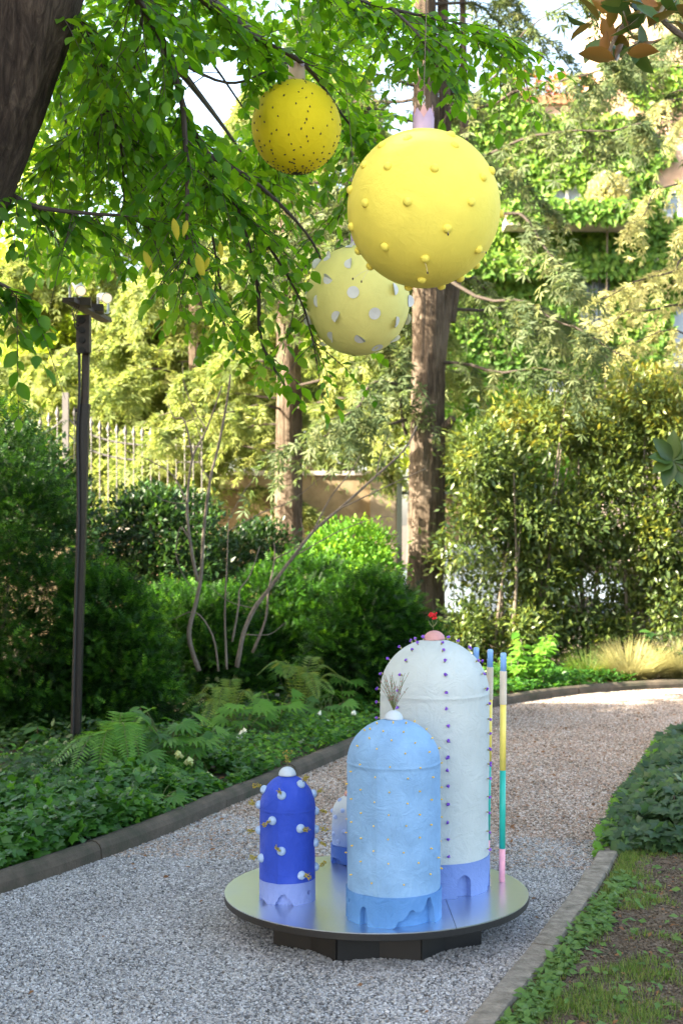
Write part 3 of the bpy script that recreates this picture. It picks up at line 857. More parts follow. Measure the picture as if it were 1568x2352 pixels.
def cedar(label, x, y, h, tr, z0, nl, L, nb, ns, size, mat, base_z=0.0, skip=None, extra=(), trunk_pts=None, trunk_r=None, name='cedar_tree', ridge=.07, droop=.18, lb=(.35, .85), bk=None, zmax=None):
    root = thing(name, label, 'tree', (x, y, 0))
    tp = trunk_pts or [(x, y, -.05), (x + .02, y, h * .3), (x, y, h * .65), (x, y, h)]
    part('trunk', *trunk_mesh(tp, trunk_r or [tr * 1.12, tr, tr * .75, tr * .15], 80, ridge, x * 7, 22), bk or B_cedar, root, True)
    limbs = []
    for k in range(nl):
        f = (k + random.random()) / nl
        z = z0 + ((zmax or h * .97) - z0) * f
        for _ in range(20):
            a = random.uniform(0, 2 * math.pi)
            if skip is None or not skip(a, z): break
        l = L * (1 - .55 * max(0, (z - z0) / (h - z0))) * random.uniform(.6, 1.15)
        c = Vector((x, y, z)); d = Vector((math.cos(a), math.sin(a), 0))
        rise = random.uniform(-.05, .25)
        pl = smooth_path([c, c + d * l * .35 + Vector((0, 0, rise * l * .4)), c + d * l * .7 + Vector((0, 0, rise * l * .3 - droop * l * .3)), c + d * l + Vector((0, 0, -droop * l))], 4)
        limbs.append(([q + Vector((noise.noise(q * 1.3), noise.noise(q * 1.3 + Vector((7, 0, 0))), noise.noise(q * 1.3 + Vector((0, 7, 0))))) * .22 * min(1, (q - c).length) for q in pl], tr * .11))
    for e in extra: limbs.append(([q + Vector((noise.noise(q * 1.6), noise.noise(q * 1.6 + Vector((7, 0, 0))), noise.noise(q * 1.6 + Vector((0, 7, 0))))) * .16 for q in smooth_path(e, 5)], tr * .11))
    for pl, r0 in limbs:
        part('limb', *tube(pl, list(np.linspace(r0, r0 * .25, len(pl))), 6, wob=.2), B_limb, root)
    p, d, nr, rr = drape(limbs, nb, ns, lb, size)
    sc = size * (.7 + .7 * rng.random(len(p)))
    scatter('foliage', TUFT_V, TUFT_F, p, frames(d, nr), sc, mat, root, np.clip(rr, 0, 1), kind='stuff')
    return root
CX, CY = 1.02, 17.0
def not_front(a, z): return -2.5 < (a if a < math.pi else a - 2 * math.pi) < -.75
rad = lambda a: R(a)
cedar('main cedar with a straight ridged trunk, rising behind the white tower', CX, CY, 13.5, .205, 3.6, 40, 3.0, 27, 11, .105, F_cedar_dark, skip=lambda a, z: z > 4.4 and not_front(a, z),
      trunk_pts=[(CX - .03, CY, -.05), (CX - .02, CY, .8), (CX, CY, 2.5), (CX + .03, CY, 4.5), (CX - .02, CY, 7.0), (CX - .05, CY, 13.5)], trunk_r=[.25, .225, .205, .195, .15, .05],
      extra=[[P(945, 1000, 16.9), P(930, 930, 16.8), P(905, 860, 16.6), P(900, 790, 16.5)],
             [P(950, 962, 16.85), P(870, 958, 16.6), P(760, 985, 16.3), P(620, 1035, 15.9)],
             [P(950, 900, 16.8), P(880, 880, 16.4), P(820, 930, 16.0), P(740, 975, 15.8)],
             [P(1015, 330, 17), P(1100, 190, 16.7), P(1190, 95, 16.4), P(1330, -20, 16)],
             [P(1020, 520, 17), P(1190, 480, 16.5), P(1240, 565, 16.2), P(1330, 620, 15.9)],
             [P(1020, 640, 17), P(1150, 690, 16.4), P(1290, 735, 16), P(1440, 810, 15.4)],
             [P(1015, 250, 17), P(1180, 220, 16.3), P(1330, 170, 15.7), P(1460, 60, 15)],
             [P(1000, 420, 17), P(1150, 330, 16.5), P(1330, 290, 16), P(1480, 300, 15.5)]])
part('second_stem', *trunk_mesh([P(992, 980, 17.0), P(1008, 820, 17.0), P(1026, 660, 17.05), P(1030, 560, 17.1), P(1022, 300, 17.15), P(1018, 60, 17.2), P(1010, -200, 17.2)], [.08, .09, .09, .085, .075, .07, .04], 20, .08, 3), B_cedar, bpy.data.objects['cedar_tree'], True)
part('third_stem', *trunk_mesh([P(1035, 740, 17.1), P(1062, 500, 17.2), P(1066, 260, 17.3), P(1060, -50, 17.3)], [.06, .06, .05, .03], 16, .08, 5), B_cedar, bpy.data.objects['cedar_tree'], True)
part('cut_stub', *tube([P(1020, 985, 16.9), P(1040, 960, 16.8)], [.07, .045], 10), B_cedar, bpy.data.objects['cedar_tree'])
cedar('second cedar with a split shaggy trunk, in front of the garden wall', P(660, 0, 21).x, 21.0, 8.8, .20, 2.7, 40, 2.9, 46, 12, .115, F_cedar, skip=lambda a, z: z < 3.1 and not_front(a, z))
cedar('cedar between the fence and the second cedar, pale sunlit sprays', P(450, 0, 24).x, 24, 8.2, .15, 1.9, 46, 2.9, 46, 12, .125, F_cedar)
cedar('leftmost cedar behind the fence post, pale sunlit sprays', P(215, 0, 26).x, 26, 7.4, .15, 1.8, 46, 3.0, 44, 11, .13, F_cedar)
cedar('cedar behind the pale hanging ball', P(800, 0, 27).x, 27, 9.6, .16, 3.4, 40, 3.0, 42, 11, .13, F_cedar)
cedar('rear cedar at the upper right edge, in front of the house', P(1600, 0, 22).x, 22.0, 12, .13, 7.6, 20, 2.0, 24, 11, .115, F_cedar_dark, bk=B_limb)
cedar('golden conifer reaching in over the hedge at the right edge', P(1690, 0, 18.5).x, 18.5, 10.5, .16, 3.4, 24, 2.2, 20, 12, .085, F_gold, lb=(.3, .6), droop=.05,
      extra=[[P(1690, 690, 18.5), P(1560, 700, 17.5), P(1440, 715, 17), P(1370, 740, 16.6)], [P(1690, 560, 18.5), P(1560, 600, 17.6), P(1460, 660, 17), P(1370, 690, 16.7)], [P(1690, 800, 18.5), P(1580, 770, 17.8), P(1450, 790, 17.2)], [P(1690, 420, 18.5), P(1540, 430, 17.8), P(1450, 520, 17.2)]])

# ------------------------------------------------------------------ hedge plants at the right
def hedge_rnd(pos, k):
    h = pos[:, 2]
    f = np.clip((h - 2.0) / 1.4, 0, 1)
    return np.clip(.06 + .46 * noise01(pos, 2.2) + .55 * f * (noise01(pos, 2.4, 7) - .15) + rng.normal(size=len(pos)) * .13, 0, 1)
for i, (px_, D, lab) in enumerate(((1152, 16.4, 'dark green hedge shrub directly right of the main cedar trunk'), (1225, 16.6, 'hedge shrub with amber tips behind the striped poles'), (1345, 16.9, 'tall hedge shrub with amber new leaves above the bright green plant'), (1460, 16.8, 'open hedge shrub above the straw-coloured grasses'), (1585, 16.6, 'hedge shrub cut by the right edge of the view'), (1720, 16.4, 'hedge shrub beyond the right edge'))):
    x = P(px_, 0, D).x; h = (2.75, 3.2, 2.95, 3.45, 3.1, 3.6)[i]
    lumps = []
    for _ in range(38):
        z = h * (.05 + .95 * random.random()); w = .62 * (1 - .35 * (z / h) ** 2)
        rr0 = random.uniform(.15, .34)
        lumps.append((Vector((x + random.uniform(-w, w), D + random.uniform(-.4, .35), min(z, h - rr0 * .3))), (rr0, rr0, rr0 * random.uniform(.6, 1.0))))
    b = bush('hedge_shrub', lab, 'shrub', lumps, 11500, .088, F_laurel, LANCE_V, LANCE_F, (x, D, 0), up=.15, group='hedge shrubs', stems=0, rfun=hedge_rnd)
    for s in range(4):
        a = Vector((x + random.uniform(-.12, .12), D + random.uniform(-.1, .1), .02)); e = Vector((x + random.uniform(-.45, .45), D - .1 + random.uniform(-.3, .3), h * random.uniform(.7, 1)))
        part('stem', *tube(smooth_path([a, a.lerp(e, .4) + Vector((random.uniform(-.06, .06), -.05, .1)), e], 4), list(np.linspace(.026, .007, 9)), 6), B_twig, b)

# ------------------------------------------------------------------ yews and other shrubs of the left bed
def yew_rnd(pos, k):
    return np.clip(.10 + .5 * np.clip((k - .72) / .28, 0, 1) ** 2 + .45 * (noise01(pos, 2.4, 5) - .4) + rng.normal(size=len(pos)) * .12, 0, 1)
def yew(label, lumps, n, size=.082, mat=None, name='yew_bush', base=None, group='clipped yew bushes', **kw):
    lumps = [(P(*l[0]), l[1]) for l in lumps]
    b = base or (lumps[0][0].x, lumps[0][0].y + .1, .03)
    return bush(name, label, 'shrub', lumps, n, size, mat or F_yew, kw.pop('tv', YEW_V), kw.pop('tf', YEW_F), b, group=group, up=kw.pop('up', .18), tuft=14 if name == 'yew_bush' else 10, **kw)
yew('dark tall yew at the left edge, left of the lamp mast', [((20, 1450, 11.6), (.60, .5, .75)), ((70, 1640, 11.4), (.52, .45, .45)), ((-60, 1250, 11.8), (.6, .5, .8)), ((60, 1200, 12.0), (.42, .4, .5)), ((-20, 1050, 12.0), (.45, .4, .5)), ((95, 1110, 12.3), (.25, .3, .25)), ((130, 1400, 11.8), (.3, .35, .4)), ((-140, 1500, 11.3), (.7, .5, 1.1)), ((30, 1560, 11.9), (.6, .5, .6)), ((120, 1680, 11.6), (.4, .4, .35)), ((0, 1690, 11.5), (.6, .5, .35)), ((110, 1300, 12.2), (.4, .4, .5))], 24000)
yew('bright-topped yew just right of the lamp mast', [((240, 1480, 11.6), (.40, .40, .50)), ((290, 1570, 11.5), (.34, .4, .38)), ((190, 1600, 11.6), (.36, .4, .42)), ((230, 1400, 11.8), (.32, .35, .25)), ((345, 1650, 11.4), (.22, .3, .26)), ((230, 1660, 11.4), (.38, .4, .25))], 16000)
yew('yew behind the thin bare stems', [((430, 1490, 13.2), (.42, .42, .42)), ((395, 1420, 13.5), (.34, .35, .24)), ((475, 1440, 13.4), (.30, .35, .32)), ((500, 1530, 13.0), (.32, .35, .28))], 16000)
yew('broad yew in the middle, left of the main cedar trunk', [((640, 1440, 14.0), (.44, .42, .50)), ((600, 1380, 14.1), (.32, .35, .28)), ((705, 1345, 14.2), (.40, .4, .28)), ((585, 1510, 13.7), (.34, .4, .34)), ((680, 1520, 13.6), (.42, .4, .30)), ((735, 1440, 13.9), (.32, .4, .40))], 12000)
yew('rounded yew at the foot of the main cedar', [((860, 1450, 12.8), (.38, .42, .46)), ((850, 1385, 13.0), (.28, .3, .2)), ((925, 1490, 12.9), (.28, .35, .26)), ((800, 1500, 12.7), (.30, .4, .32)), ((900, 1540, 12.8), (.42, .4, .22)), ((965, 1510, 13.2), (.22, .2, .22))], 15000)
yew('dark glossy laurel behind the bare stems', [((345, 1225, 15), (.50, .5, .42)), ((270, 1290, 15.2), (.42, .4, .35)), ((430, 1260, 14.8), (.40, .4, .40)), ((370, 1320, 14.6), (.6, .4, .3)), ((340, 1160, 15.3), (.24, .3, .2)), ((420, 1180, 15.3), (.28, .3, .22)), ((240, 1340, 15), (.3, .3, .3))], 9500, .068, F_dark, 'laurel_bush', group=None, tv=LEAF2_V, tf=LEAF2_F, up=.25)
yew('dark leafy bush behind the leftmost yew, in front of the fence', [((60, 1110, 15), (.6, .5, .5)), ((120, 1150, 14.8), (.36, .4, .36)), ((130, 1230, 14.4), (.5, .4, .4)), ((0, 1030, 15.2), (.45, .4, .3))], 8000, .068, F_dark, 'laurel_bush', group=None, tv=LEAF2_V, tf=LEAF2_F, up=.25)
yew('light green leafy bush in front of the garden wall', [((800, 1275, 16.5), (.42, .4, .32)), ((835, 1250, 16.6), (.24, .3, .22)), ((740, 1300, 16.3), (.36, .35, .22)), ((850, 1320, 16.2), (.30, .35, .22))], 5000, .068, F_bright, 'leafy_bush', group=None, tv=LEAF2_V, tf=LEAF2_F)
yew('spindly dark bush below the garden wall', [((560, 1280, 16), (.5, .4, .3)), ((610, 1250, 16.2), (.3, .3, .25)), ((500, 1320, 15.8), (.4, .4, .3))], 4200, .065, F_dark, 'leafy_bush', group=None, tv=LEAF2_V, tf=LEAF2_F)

# thin bare multi-stemmed shrub
def ds(x, y, D): return P(398 + .4234 * x, 796.6 + .4234 * y, D)
bare = thing('bare_shrub', 'bare multi-stemmed shrub with thin grey stems in front of the yews', 'shrub', ds(250, 1750, 12.0))
STEMS = [([(140, 1760), (85, 1570), (120, 1400), (150, 1250), (165, 1000), (200, 720), (240, 560), (290, 300), (310, 150)], .022), ([(130, 1270), (90, 1050), (75, 850), (105, 600), (180, 450), (265, 210)], .017), ([(290, 1750), (280, 1450), (290, 1200), (300, 940)], .011),
         ([(345, 1740), (380, 1560), (440, 1420), (530, 1300), (650, 1140), (760, 1000), (900, 880), (1100, 700), (1250, 560), (1320, 430)], .021), ([(430, 1660), (500, 1480), (515, 1330), (550, 1150), (545, 1060)], .013), ([(320, 1600), (355, 1400), (360, 1320), (420, 1230), (470, 1080)], .010),
         ([(245, 1760), (215, 1570), (120, 1440), (0, 1480)], .010), ([(550, 1150), (700, 1060), (690, 930)], .007), ([(300, 1000), (480, 900), (650, 830), (900, 620)], .006), ([(105, 600), (60, 400), (0, 380), (-40, 250)], .009), ([(180, 450), (110, 330), (60, 200), (50, 80)], .006),
         ([(200, 720), (140, 620), (150, 500), (50, 250)], .006), ([(760, 1000), (850, 820), (960, 680), (1010, 590)], .008), ([(650, 1140), (900, 1000), (1100, 930), (1200, 920)], .006), ([(900, 880), (1150, 760), (1300, 690), (1370, 660)], .006), ([(300, 940), (400, 760), (520, 640)], .005), ([(90, 1050), (40, 980), (15, 1120), (60, 1250), (125, 1330)], .008),
         ([(75, 850), (0, 700), (-120, 620), (-260, 560)], .008), ([(75, 850), (-60, 830), (-200, 700)], .005), ([(440, 1420), (300, 1380), (200, 1300)], .005), ([(380, 1560), (520, 1560), (600, 1500)], .005), ([(1100, 700), (1130, 560), (1200, 430)], .005)]
for i, (pl, r) in enumerate(STEMS):
    pts = [ds(x, y, 12.0 + .25 * math.sin(i * 2.1) + .04 * k) for k, (x, y) in enumerate(pl)]
    part('stem', *tube(smooth_path(pts, 4), list(np.linspace(r, r * .35, (len(pts) - 1) * 4 + 1)), 7, wob=.25), B_twig, bare, True)

# ------------------------------------------------------------------ big beech at upper left, its trunk, limbs and leaves
beech = thing('beech_tree', 'large tree with a dark leaning trunk at the left and drooping leafy branches overhead', 'tree', (-3.45, 6.0, 0))
tp = [(-3.5, 6.0, -.1), P(-720, 1750, 6.0), P(-330, 880, 6.0), P(-85, 330, 6.0), P(60, -20, 6.0), P(230, -420, 6.1), P(480, -1000, 6.6)]
part('trunk', *trunk_mesh(tp, [.36, .31, .285, .265, .24, .2, .10], 110, .05, 2, 26), B_beech, beech, True)
LIMBS = [[(60, -140, 5.9), (250, -60, 5.8), (330, 20, 5.9), (390, 130, 6.1), (420, 240, 6.3), (470, 350, 6.5), (540, 470, 6.7), (620, 570, 6.9), (690, 690, 7.1), (720, 790, 7.2)],
         [(20, -60, 5.9), (180, 40, 6.0), (225, 130, 6.1), (255, 250, 6.2), (280, 350, 6.4), (285, 470, 6.6)],
         [(250, -300, 6.0), (430, -40, 6.3), (560, 70, 6.6), (700, 150, 7.0), (790, 270, 7.4), (850, 340, 7.6)],
         [(420, 240, 6.3), (430, 400, 6.2), (430, 560, 6.2), (440, 640, 6.2)],
         [(-20, 410, 6.1), (70, 470, 6.1), (200, 490, 6.2), (330, 500, 6.3), (450, 540, 6.4)],
         [(500, -260, 6.2), (740, -40, 6.5), (900, 20, 6.9), (1040, 50, 7.2), (1180, 90, 7.4)],
         [(540, 470, 6.7), (590, 640, 6.9), (600, 780, 7.0), (650, 880, 7.1), (690, 925, 7.15)],
         [(-120, 500, 5.6), (-60, 620, 5.5), (10, 655, 5.5), (70, 690, 5.6)],
         [(470, 350, 6.5), (600, 430, 6.9), (720, 560, 7.3), (760, 690, 7.5)],
         [(390, 130, 6.1), (520, 190, 6.6), (620, 160, 7.0), (760, 90, 7.4)],
         [(255, 250, 6.2), (150, 320, 6.5), (110, 380, 6.6)],
         [(330, 20, 5.9), (300, 260, 6.6), (360, 420, 7.0), (400, 600, 7.2)],
         [(470, 350, 6.5), (480, 480, 6.8), (500, 620, 7.0), (520, 780, 7.1)],
         [(900, 20, 6.9), (960, 80, 6.6), (1000, 150, 6.5)],
         [(250, -60, 5.8), (420, 60, 6.8), (560, 250, 7.6), (640, 380, 8.0)],
         [(60, -140, 5.9), (200, 200, 7.2), (320, 330, 7.8), (480, 400, 8.2)],
         [(850, 340, 7.6), (800, 440, 7.6), (770, 520, 7.7)]]
LP, LD, LN = [], [], []
twv = []
for li, pl in enumerate(LIMBS):
    pts = smooth_path([P(*q) for q in pl], 5); m = len(pts)
    r0 = .022 if li in (0, 2) else .014 if li < 9 else .009
    part('branch', *tube(pts, list(np.linspace(r0, .003, m)), 7, wob=.2), B_limb, beech)
    Lm = sum((b - a).length for a, b in zip(pts, pts[1:]))
    thin = {6: .55, 8: .45, 12: .5, 16: .5, 0: .8, 11: .8}.get(li, 1.0)
    nt = int(Lm / .027 * thin)
    for k in range(nt):
        t = .12 + .88 * (k + random.random()) / nt
        f = min(t * (m - 1), m - 1.001); i = int(f); p = pts[i].lerp(pts[i + 1], f - i); d = (pts[i + 1] - pts[i]).normalized()
        lat = Vector((random.gauss(0, 1), random.gauss(0, .8), random.gauss(-.25, .5))).normalized()
        dr = (d * random.uniform(.3, 1.0) + lat * .9 + Vector((0, 0, -.25))).normalized()
        L = random.uniform(.16, .42)
        e = p + dr * L + Vector((0, 0, -.22 * L))
        mid_ = p.lerp(e, .5) + Vector((0, 0, .05 * L))
        twv.append((p, mid_, e))
        nl = int(L / .030)
        side = dr.cross(Vector((0, 0, 1))).normalized()
        for j in range(nl):
            s = (j + .5) / nl
            q = p.lerp(mid_, s * 2) if s < .5 else mid_.lerp(e, s * 2 - 1)
            sg = 1 if j % 2 else -1
            ld = dr * .55 + side * sg * .75 + Vector((random.gauss(0, .22), random.gauss(0, .22), -.35 + random.gauss(0, .25)))
            LP.append(q); LD.append(ld); LN.append((random.gauss(0, .4), random.gauss(-.15, .4), 1))
        LP.append(e); LD.append(dr + Vector((0, 0, -.4))); LN.append((random.gauss(0, .3), random.gauss(-.2, .3), 1))
LP, LD, LN = npts(LP), npts(LD), np.array(LN)
# the branches were trimmed clear of the hanging balls and the lamps
sx_ = 784 + LP[:, 0] / LP[:, 1] * FPX; sy_ = 1196 - (LP[:, 2] - CAMH) / LP[:, 1] * FPX
def clear(cx, cy, r, D): return ((sx_ - cx) ** 2 + (sy_ - cy) ** 2 < r * r) & (LP[:, 1] < D)
low = 790 + .45 * (sx_ - 370)
drop = (((sx_ > 330) & (sy_ > low)) | ((sx_ > 110) & (sx_ <= 330) & (sy_ > 650)) | ((sy_ > 500) & (sx_ > 100) & (rng.random(len(sx_)) < .32))) & (LP[:, 1] < 9)
drop |= clear(190, 790, 62, 9) | clear(681, 292, 122, 7.3) | clear(686, 165, 46, 7.2) | clear(972, 480, 182, 6.4) | clear(970, 255, 78, 7.2) | clear(821, 690, 118, 7.5) | clear(205, 690, 75, 9) | clear(490, 205, 80, 9) | clear(545, 300, 45, 9)
LP, LD, LN = LP[~drop], LD[~drop], LN[~drop]
def trimmed(p):
    x, y = 784 + p.x / p.y * FPX, 1196 - (p.z - CAMH) / p.y * FPX
    return any((x - a) ** 2 + (y - b) ** 2 < r * r for a, b, r in ((681, 292, 122), (686, 165, 46), (972, 480, 182), (970, 255, 78), (821, 690, 118), (205, 690, 75), (190, 790, 62), (490, 205, 80), (545, 300, 45))) or (x > 330 and y > 790 + .45 * (x - 370))
twv = [t for t in twv if not (trimmed(t[2]) or trimmed(t[1]))]
part('twigs', *merge(*[tube(t, [.0028, .0022, .001], 4, False) for t in twv]), B_limb, beech, kind='stuff')

fr = frames(LD, LN); sc = .068 * (.6 + .75 * rng.random(len(LP)))
rr = np.clip(.5 * noise01(LP, 2.0) + .5 * rng.random(len(LP)), 0, 1)
inview = (np.abs(LP[:, 0]) < .24 * LP[:, 1]) & (LP[:, 2] < CAMH + .366 * LP[:, 1])
order = np.argsort(np.where(inview, LP[:, 1], 99)); near = order[:292]; rest = order[298:]
scatter('leaves', LEAF_V, LEAF_F, LP[rest], fr[rest], sc[rest], F_beech, beech, rr[rest], kind='stuff', smooth=True)
BL_ = [scatter_mesh('leaf', LEAF_V, LEAF_F, [(0, 0, 0)], np.eye(3)[None], [1.0], F_beech, [v], True) for v in (.1, .35, .6, .85)]
og = np.array(origin(beech))
for i in near:
    o = bpy.data.objects.new('leaf', BL_[int(rr[i] * 3.99)]); COL.objects.link(o); o.parent = beech
    o.location = LP[i] - og; o.rotation_euler = Matrix(fr[i].tolist()).to_euler(); o.scale = (sc[i],) * 3
YL_ = scatter_mesh('leaf', LEAF_V, LEAF_F, [(0, 0, 0)], np.eye(3)[None], [1.0], F_beech_y, [.5], True)
for q, s, dd_ in (((452, 580, 6.0), .12, (.25, 0, -1)), ((398, 500, 6.0), .10, (.2, 0, -1)), ((330, 575, 6.1), .10, (.4, 0, -1)), ((505, 555, 6.0), .07, (.1, 0, -1)), ((480, 590, 6.05), .06, (-.3, 0, -1)), ((430, 505, 6.1), .08, (-.2, -.2, -1))):
    o = bpy.data.objects.new('leaf', YL_); COL.objects.link(o); o.parent = beech
    o.location = P(*q) - Vector(og); o.rotation_euler = Matrix(frames([dd_], [(.2, -1, .3)])[0].tolist()).to_euler(); o.scale = (s * .55, s, s); o['label'] = 'yellowing leaf'
# farther boughs of the same crown, hanging behind the near ones
fb, fd = [], []
while len(fb) < 9000:
    x, y, D = random.uniform(-60, 960), random.uniform(-60, 640), random.uniform(8.6, 12.5)
    lim = 640 - max(0, (x - 330)) * .62 - max(0, 90 - x) * 1.6
    if y > lim: continue
    q = P(x, y, D)
    if (x - 490) ** 2 + (y - 200) ** 2 < 110 ** 2 or (x - 920) ** 2 + (y - 190) ** 2 < 70 ** 2: continue
    if noise.noise(q * 1.5) + .5 * noise.noise(q * 4) < .12: continue
    fb.append(q)
fb = npts(fb); n = len(fb)
scatter('far_leaves', LEAF2_V, LEAF2_F, fb, frames(rand_dirs(n, -.9), norm(np.array([0, -.3, 1.0]) + rng.normal(size=(n, 3)) * .5)), .085 * (.6 + .7 * rng.random(n)), F_beech, beech, np.clip(.25 + .75 * rng.random(n), 0, 1), kind='stuff')
for e in ([(330, 20, 5.9), (380, 160, 8.5), (330, 330, 10), (220, 480, 11)], [(430, -40, 6.3), (640, 120, 9), (760, 260, 10.5), (850, 400, 11.5)], [(20, -60, 5.9), (120, 160, 8), (160, 360, 10), (130, 520, 11.5)], [(390, 130, 6.1), (520, 300, 9), (600, 420, 10.5)]):
    pts = smooth_path([P(*q) for q in e], 6); part('branch', *tube(pts, list(np.linspace(.02, .004, len(pts))), 7, wob=.2), B_limb, beech)
# the crown above the picture, out of view, there to shade the foreground
n = 9000
pos = np.stack([rng.uniform(-8, 2.5, n), rng.uniform(1.5, 11.5, n), rng.uniform(4.2, 9.5, n)], 1)
keep = (pos[:, 2] > CAMH + .40 * pos[:, 1] + .25) & (noise01(pos, .55) > .47)
pos = pos[keep]; n = len(pos)
scatter('upper_crown', LEAF2_V, LEAF2_F, pos, frames(rand_dirs(n, -.5), rand_dirs(n, 1.5)), .15 * (.6 + .8 * rng.random(n)), F_beech, beech, rng.random(n), kind='stuff')

# unseen tall trees added left of the picture to shade the path
for i, (x, y, h, r) in enumerate(((-8.2, -1.2, 13.0, 2.9), (-8.7, 2.0, 13.5, 3.0), (-8.3, 4.9, 13.2, 2.8), (-8.5, 7.3, 13.0, 2.1))):
    root = thing('added_shade_tree', ['added shade tree, out of view beside the bed, behind the viewer', 'added shade tree, out of view beside the bed, nearest in front of the viewer', 'added shade tree, out of view beside the bed, second in front of the viewer', 'added shade tree, out of view beside the bed, farthest in front of the viewer'][i], 'tree', (x, y, 0), 'added shade trees out of view on the left')
    part('trunk', *trunk_mesh([(x, y, -.05), (x + .1, y, 2), (x - .1, y, 5), (x, y, h * .85)], [.26, .22, .16, .05], 16), B_beech, root, True)
    lumps = [(Vector((x + random.uniform(-.8, .8), y + random.uniform(-1.2, 1.2), z)), (r * random.uniform(.5, .75), r * random.uniform(.55, .8), random.uniform(.9, 1.3))) for z in lerp_list(1.3, h - .6, 13) + [1.6, 2.6, 3.4, 4.2, 5.0, 5.8]]
    if i == 3: lumps = [(c + Vector((0, 1.7 if c.z > 6.6 else 0, 0)), r_) for c, r_ in lumps]  # upper crown shifted back to shade the far path
    pos, d, k = lumps_points(lumps, 26000, .2)
    pos = pos[pos[:, 2] > .5]; n = len(pos)
    scatter('crown', LEAF2_V, LEAF2_F, pos, frames(rand_dirs(n, -.3), rand_dirs(n, 1.2)), .27 * (.6 + .8 * rng.random(n)), F_dark, root, rng.random(n), kind='stuff')

# magnolia branch, upper right, and a leaf rosette at the right edge
mag = thing('magnolia_tree', 'magnolia with glossy leaves, rusty underneath, reaching in at the top right and right edge', 'tree', (3.0, 6.2, 0))
part('trunk', *trunk_mesh([(3.0, 6.2, -.05), (2.95, 6.2, 2.0), (2.8, 6.1, 4.2), (2.7, 6.0, 6.0)], [.12, .10, .07, .03], 14), B_twig, mag, True)
MB = [[(2.87, 6.15, 3.3), P(1640, 120, 5.9), P(1500, 30, 5.7), P(1430, 60, 5.6), P(1395, 125, 5.6)], [P(1640, 120, 5.9), P(1560, -40, 5.7), P(1500, -60, 5.6)], [(2.95, 6.2, 2.1), P(1660, 1090, 6.0), P(1555, 1065, 5.9)]]
ends = []
for pl in MB:
    pts = smooth_path(pl, 6); part('branch', *tube(pts, list(np.linspace(.018, .006, len(pts))), 7), B_twig, mag)
    ends += pts
MLf = [scatter_mesh('leaf', LEAF_V, LEAF_F, [(0, 0, 0)], np.eye(3)[None], [1.0], F_magnolia, [v], True) for v in (.15, .5, .85)]
og = Vector(origin(mag))
def mleaf(p, d, nr, s, k):
    o = bpy.data.objects.new('leaf', MLf[k % 3]); COL.objects.link(o); o.parent = mag
    o.location = Vector(p) - og; o.rotation_euler = Matrix(frames([d], [nr])[0].tolist()).to_euler(); o.scale = (s * .85, s, s)
for i, (x, y) in enumerate([(1375, 45), (1400, 70), (1425, 40), (1450, 20), (1470, 60), (1410, 110), (1440, 95), (1385, 90), (1500, 20), (1530, 10), (1480, 90), (1560, 20), (1540, 40), (1420, 10), (1460, 0), (1500, 60), (1395, 20), (1435, 130), (1455, 110), (1550, 5), (1520, -20), (1475, 30), (1405, 140), (1350, 60)]):
    for r_ in range(2):
        mleaf(P(x + random.uniform(-15, 15), y + random.uniform(-12, 12), random.uniform(5.4, 5.9)), (random.gauss(0, .7), random.gauss(-.2, .5), random.gauss(-.3, .6)), (random.gauss(0, .6), random.gauss(0, .6), random.choice((1, 1, -.6))), random.uniform(.10, .15), i + r_)
for k in range(9):
    a = R(40 * k + 10); mleaf(P(1543, 1058, 5.9), (math.cos(a), -.35 + .2 * math.sin(k), math.sin(a) * .9), (-.2, -1, .5), random.uniform(.11, .15), k)
# ------------------------------------------------------------------ display platform
PC = Vector((.153, 6.285, 0)); PR = .668; PT = .17
plat = thing('display_platform', 'low round black platform topped with brushed metal sheets, standing on the gravel', 'platform', PC)
def metal():
    m, nt, out = new_mat('brushed_metal')
    tc = N(nt, 'ShaderNodeTexCoord')
    mp = N(nt, 'ShaderNodeMapping'); mp.inputs['Scale'].default_value = (3, 160, 3); mp.inputs['Rotation'].default_value = (0, 0, R(38))
    nt.links.new(tc.outputs['Object'], mp.inputs['Vector'])
    n1 = N(nt, 'ShaderNodeTexNoise', Scale=2, Detail=4); nt.links.new(mp.outputs['Vector'], n1.inputs['Vector'])
    b = N(nt, 'ShaderNodeBsdfPrincipled', Roughness=.24, Metallic=1.0)
    nt.links.new(ramp(nt, n1.outputs['Fac'], [(.68, .73, .78), (.77, .82, .87)]), b.inputs['Base Color'])
    n2 = N(nt, 'ShaderNodeTexNoise', Scale=9, Detail=5); nt.links.new(tc.outputs['Object'], n2.inputs['Vector'])
    mr = N(nt, 'ShaderNodeMapRange'); mr.inputs['To Min'].default_value = .27; mr.inputs['To Max'].default_value = .34
    nt.links.new(n2.outputs['Fac'], mr.inputs['Value']); nt.links.new(mr.outputs[0], b.inputs['Roughness'])
    bp = N(nt, 'ShaderNodeBump', Strength=.04, Distance=.001); nt.links.new(n1.outputs['Fac'], bp.inputs['Height']); nt.links.new(bp.outputs['Normal'], b.inputs['Normal'])
    nt.links.new(b.outputs['BSDF'], out.inputs['Surface'])
    return m
M_metal = metal()
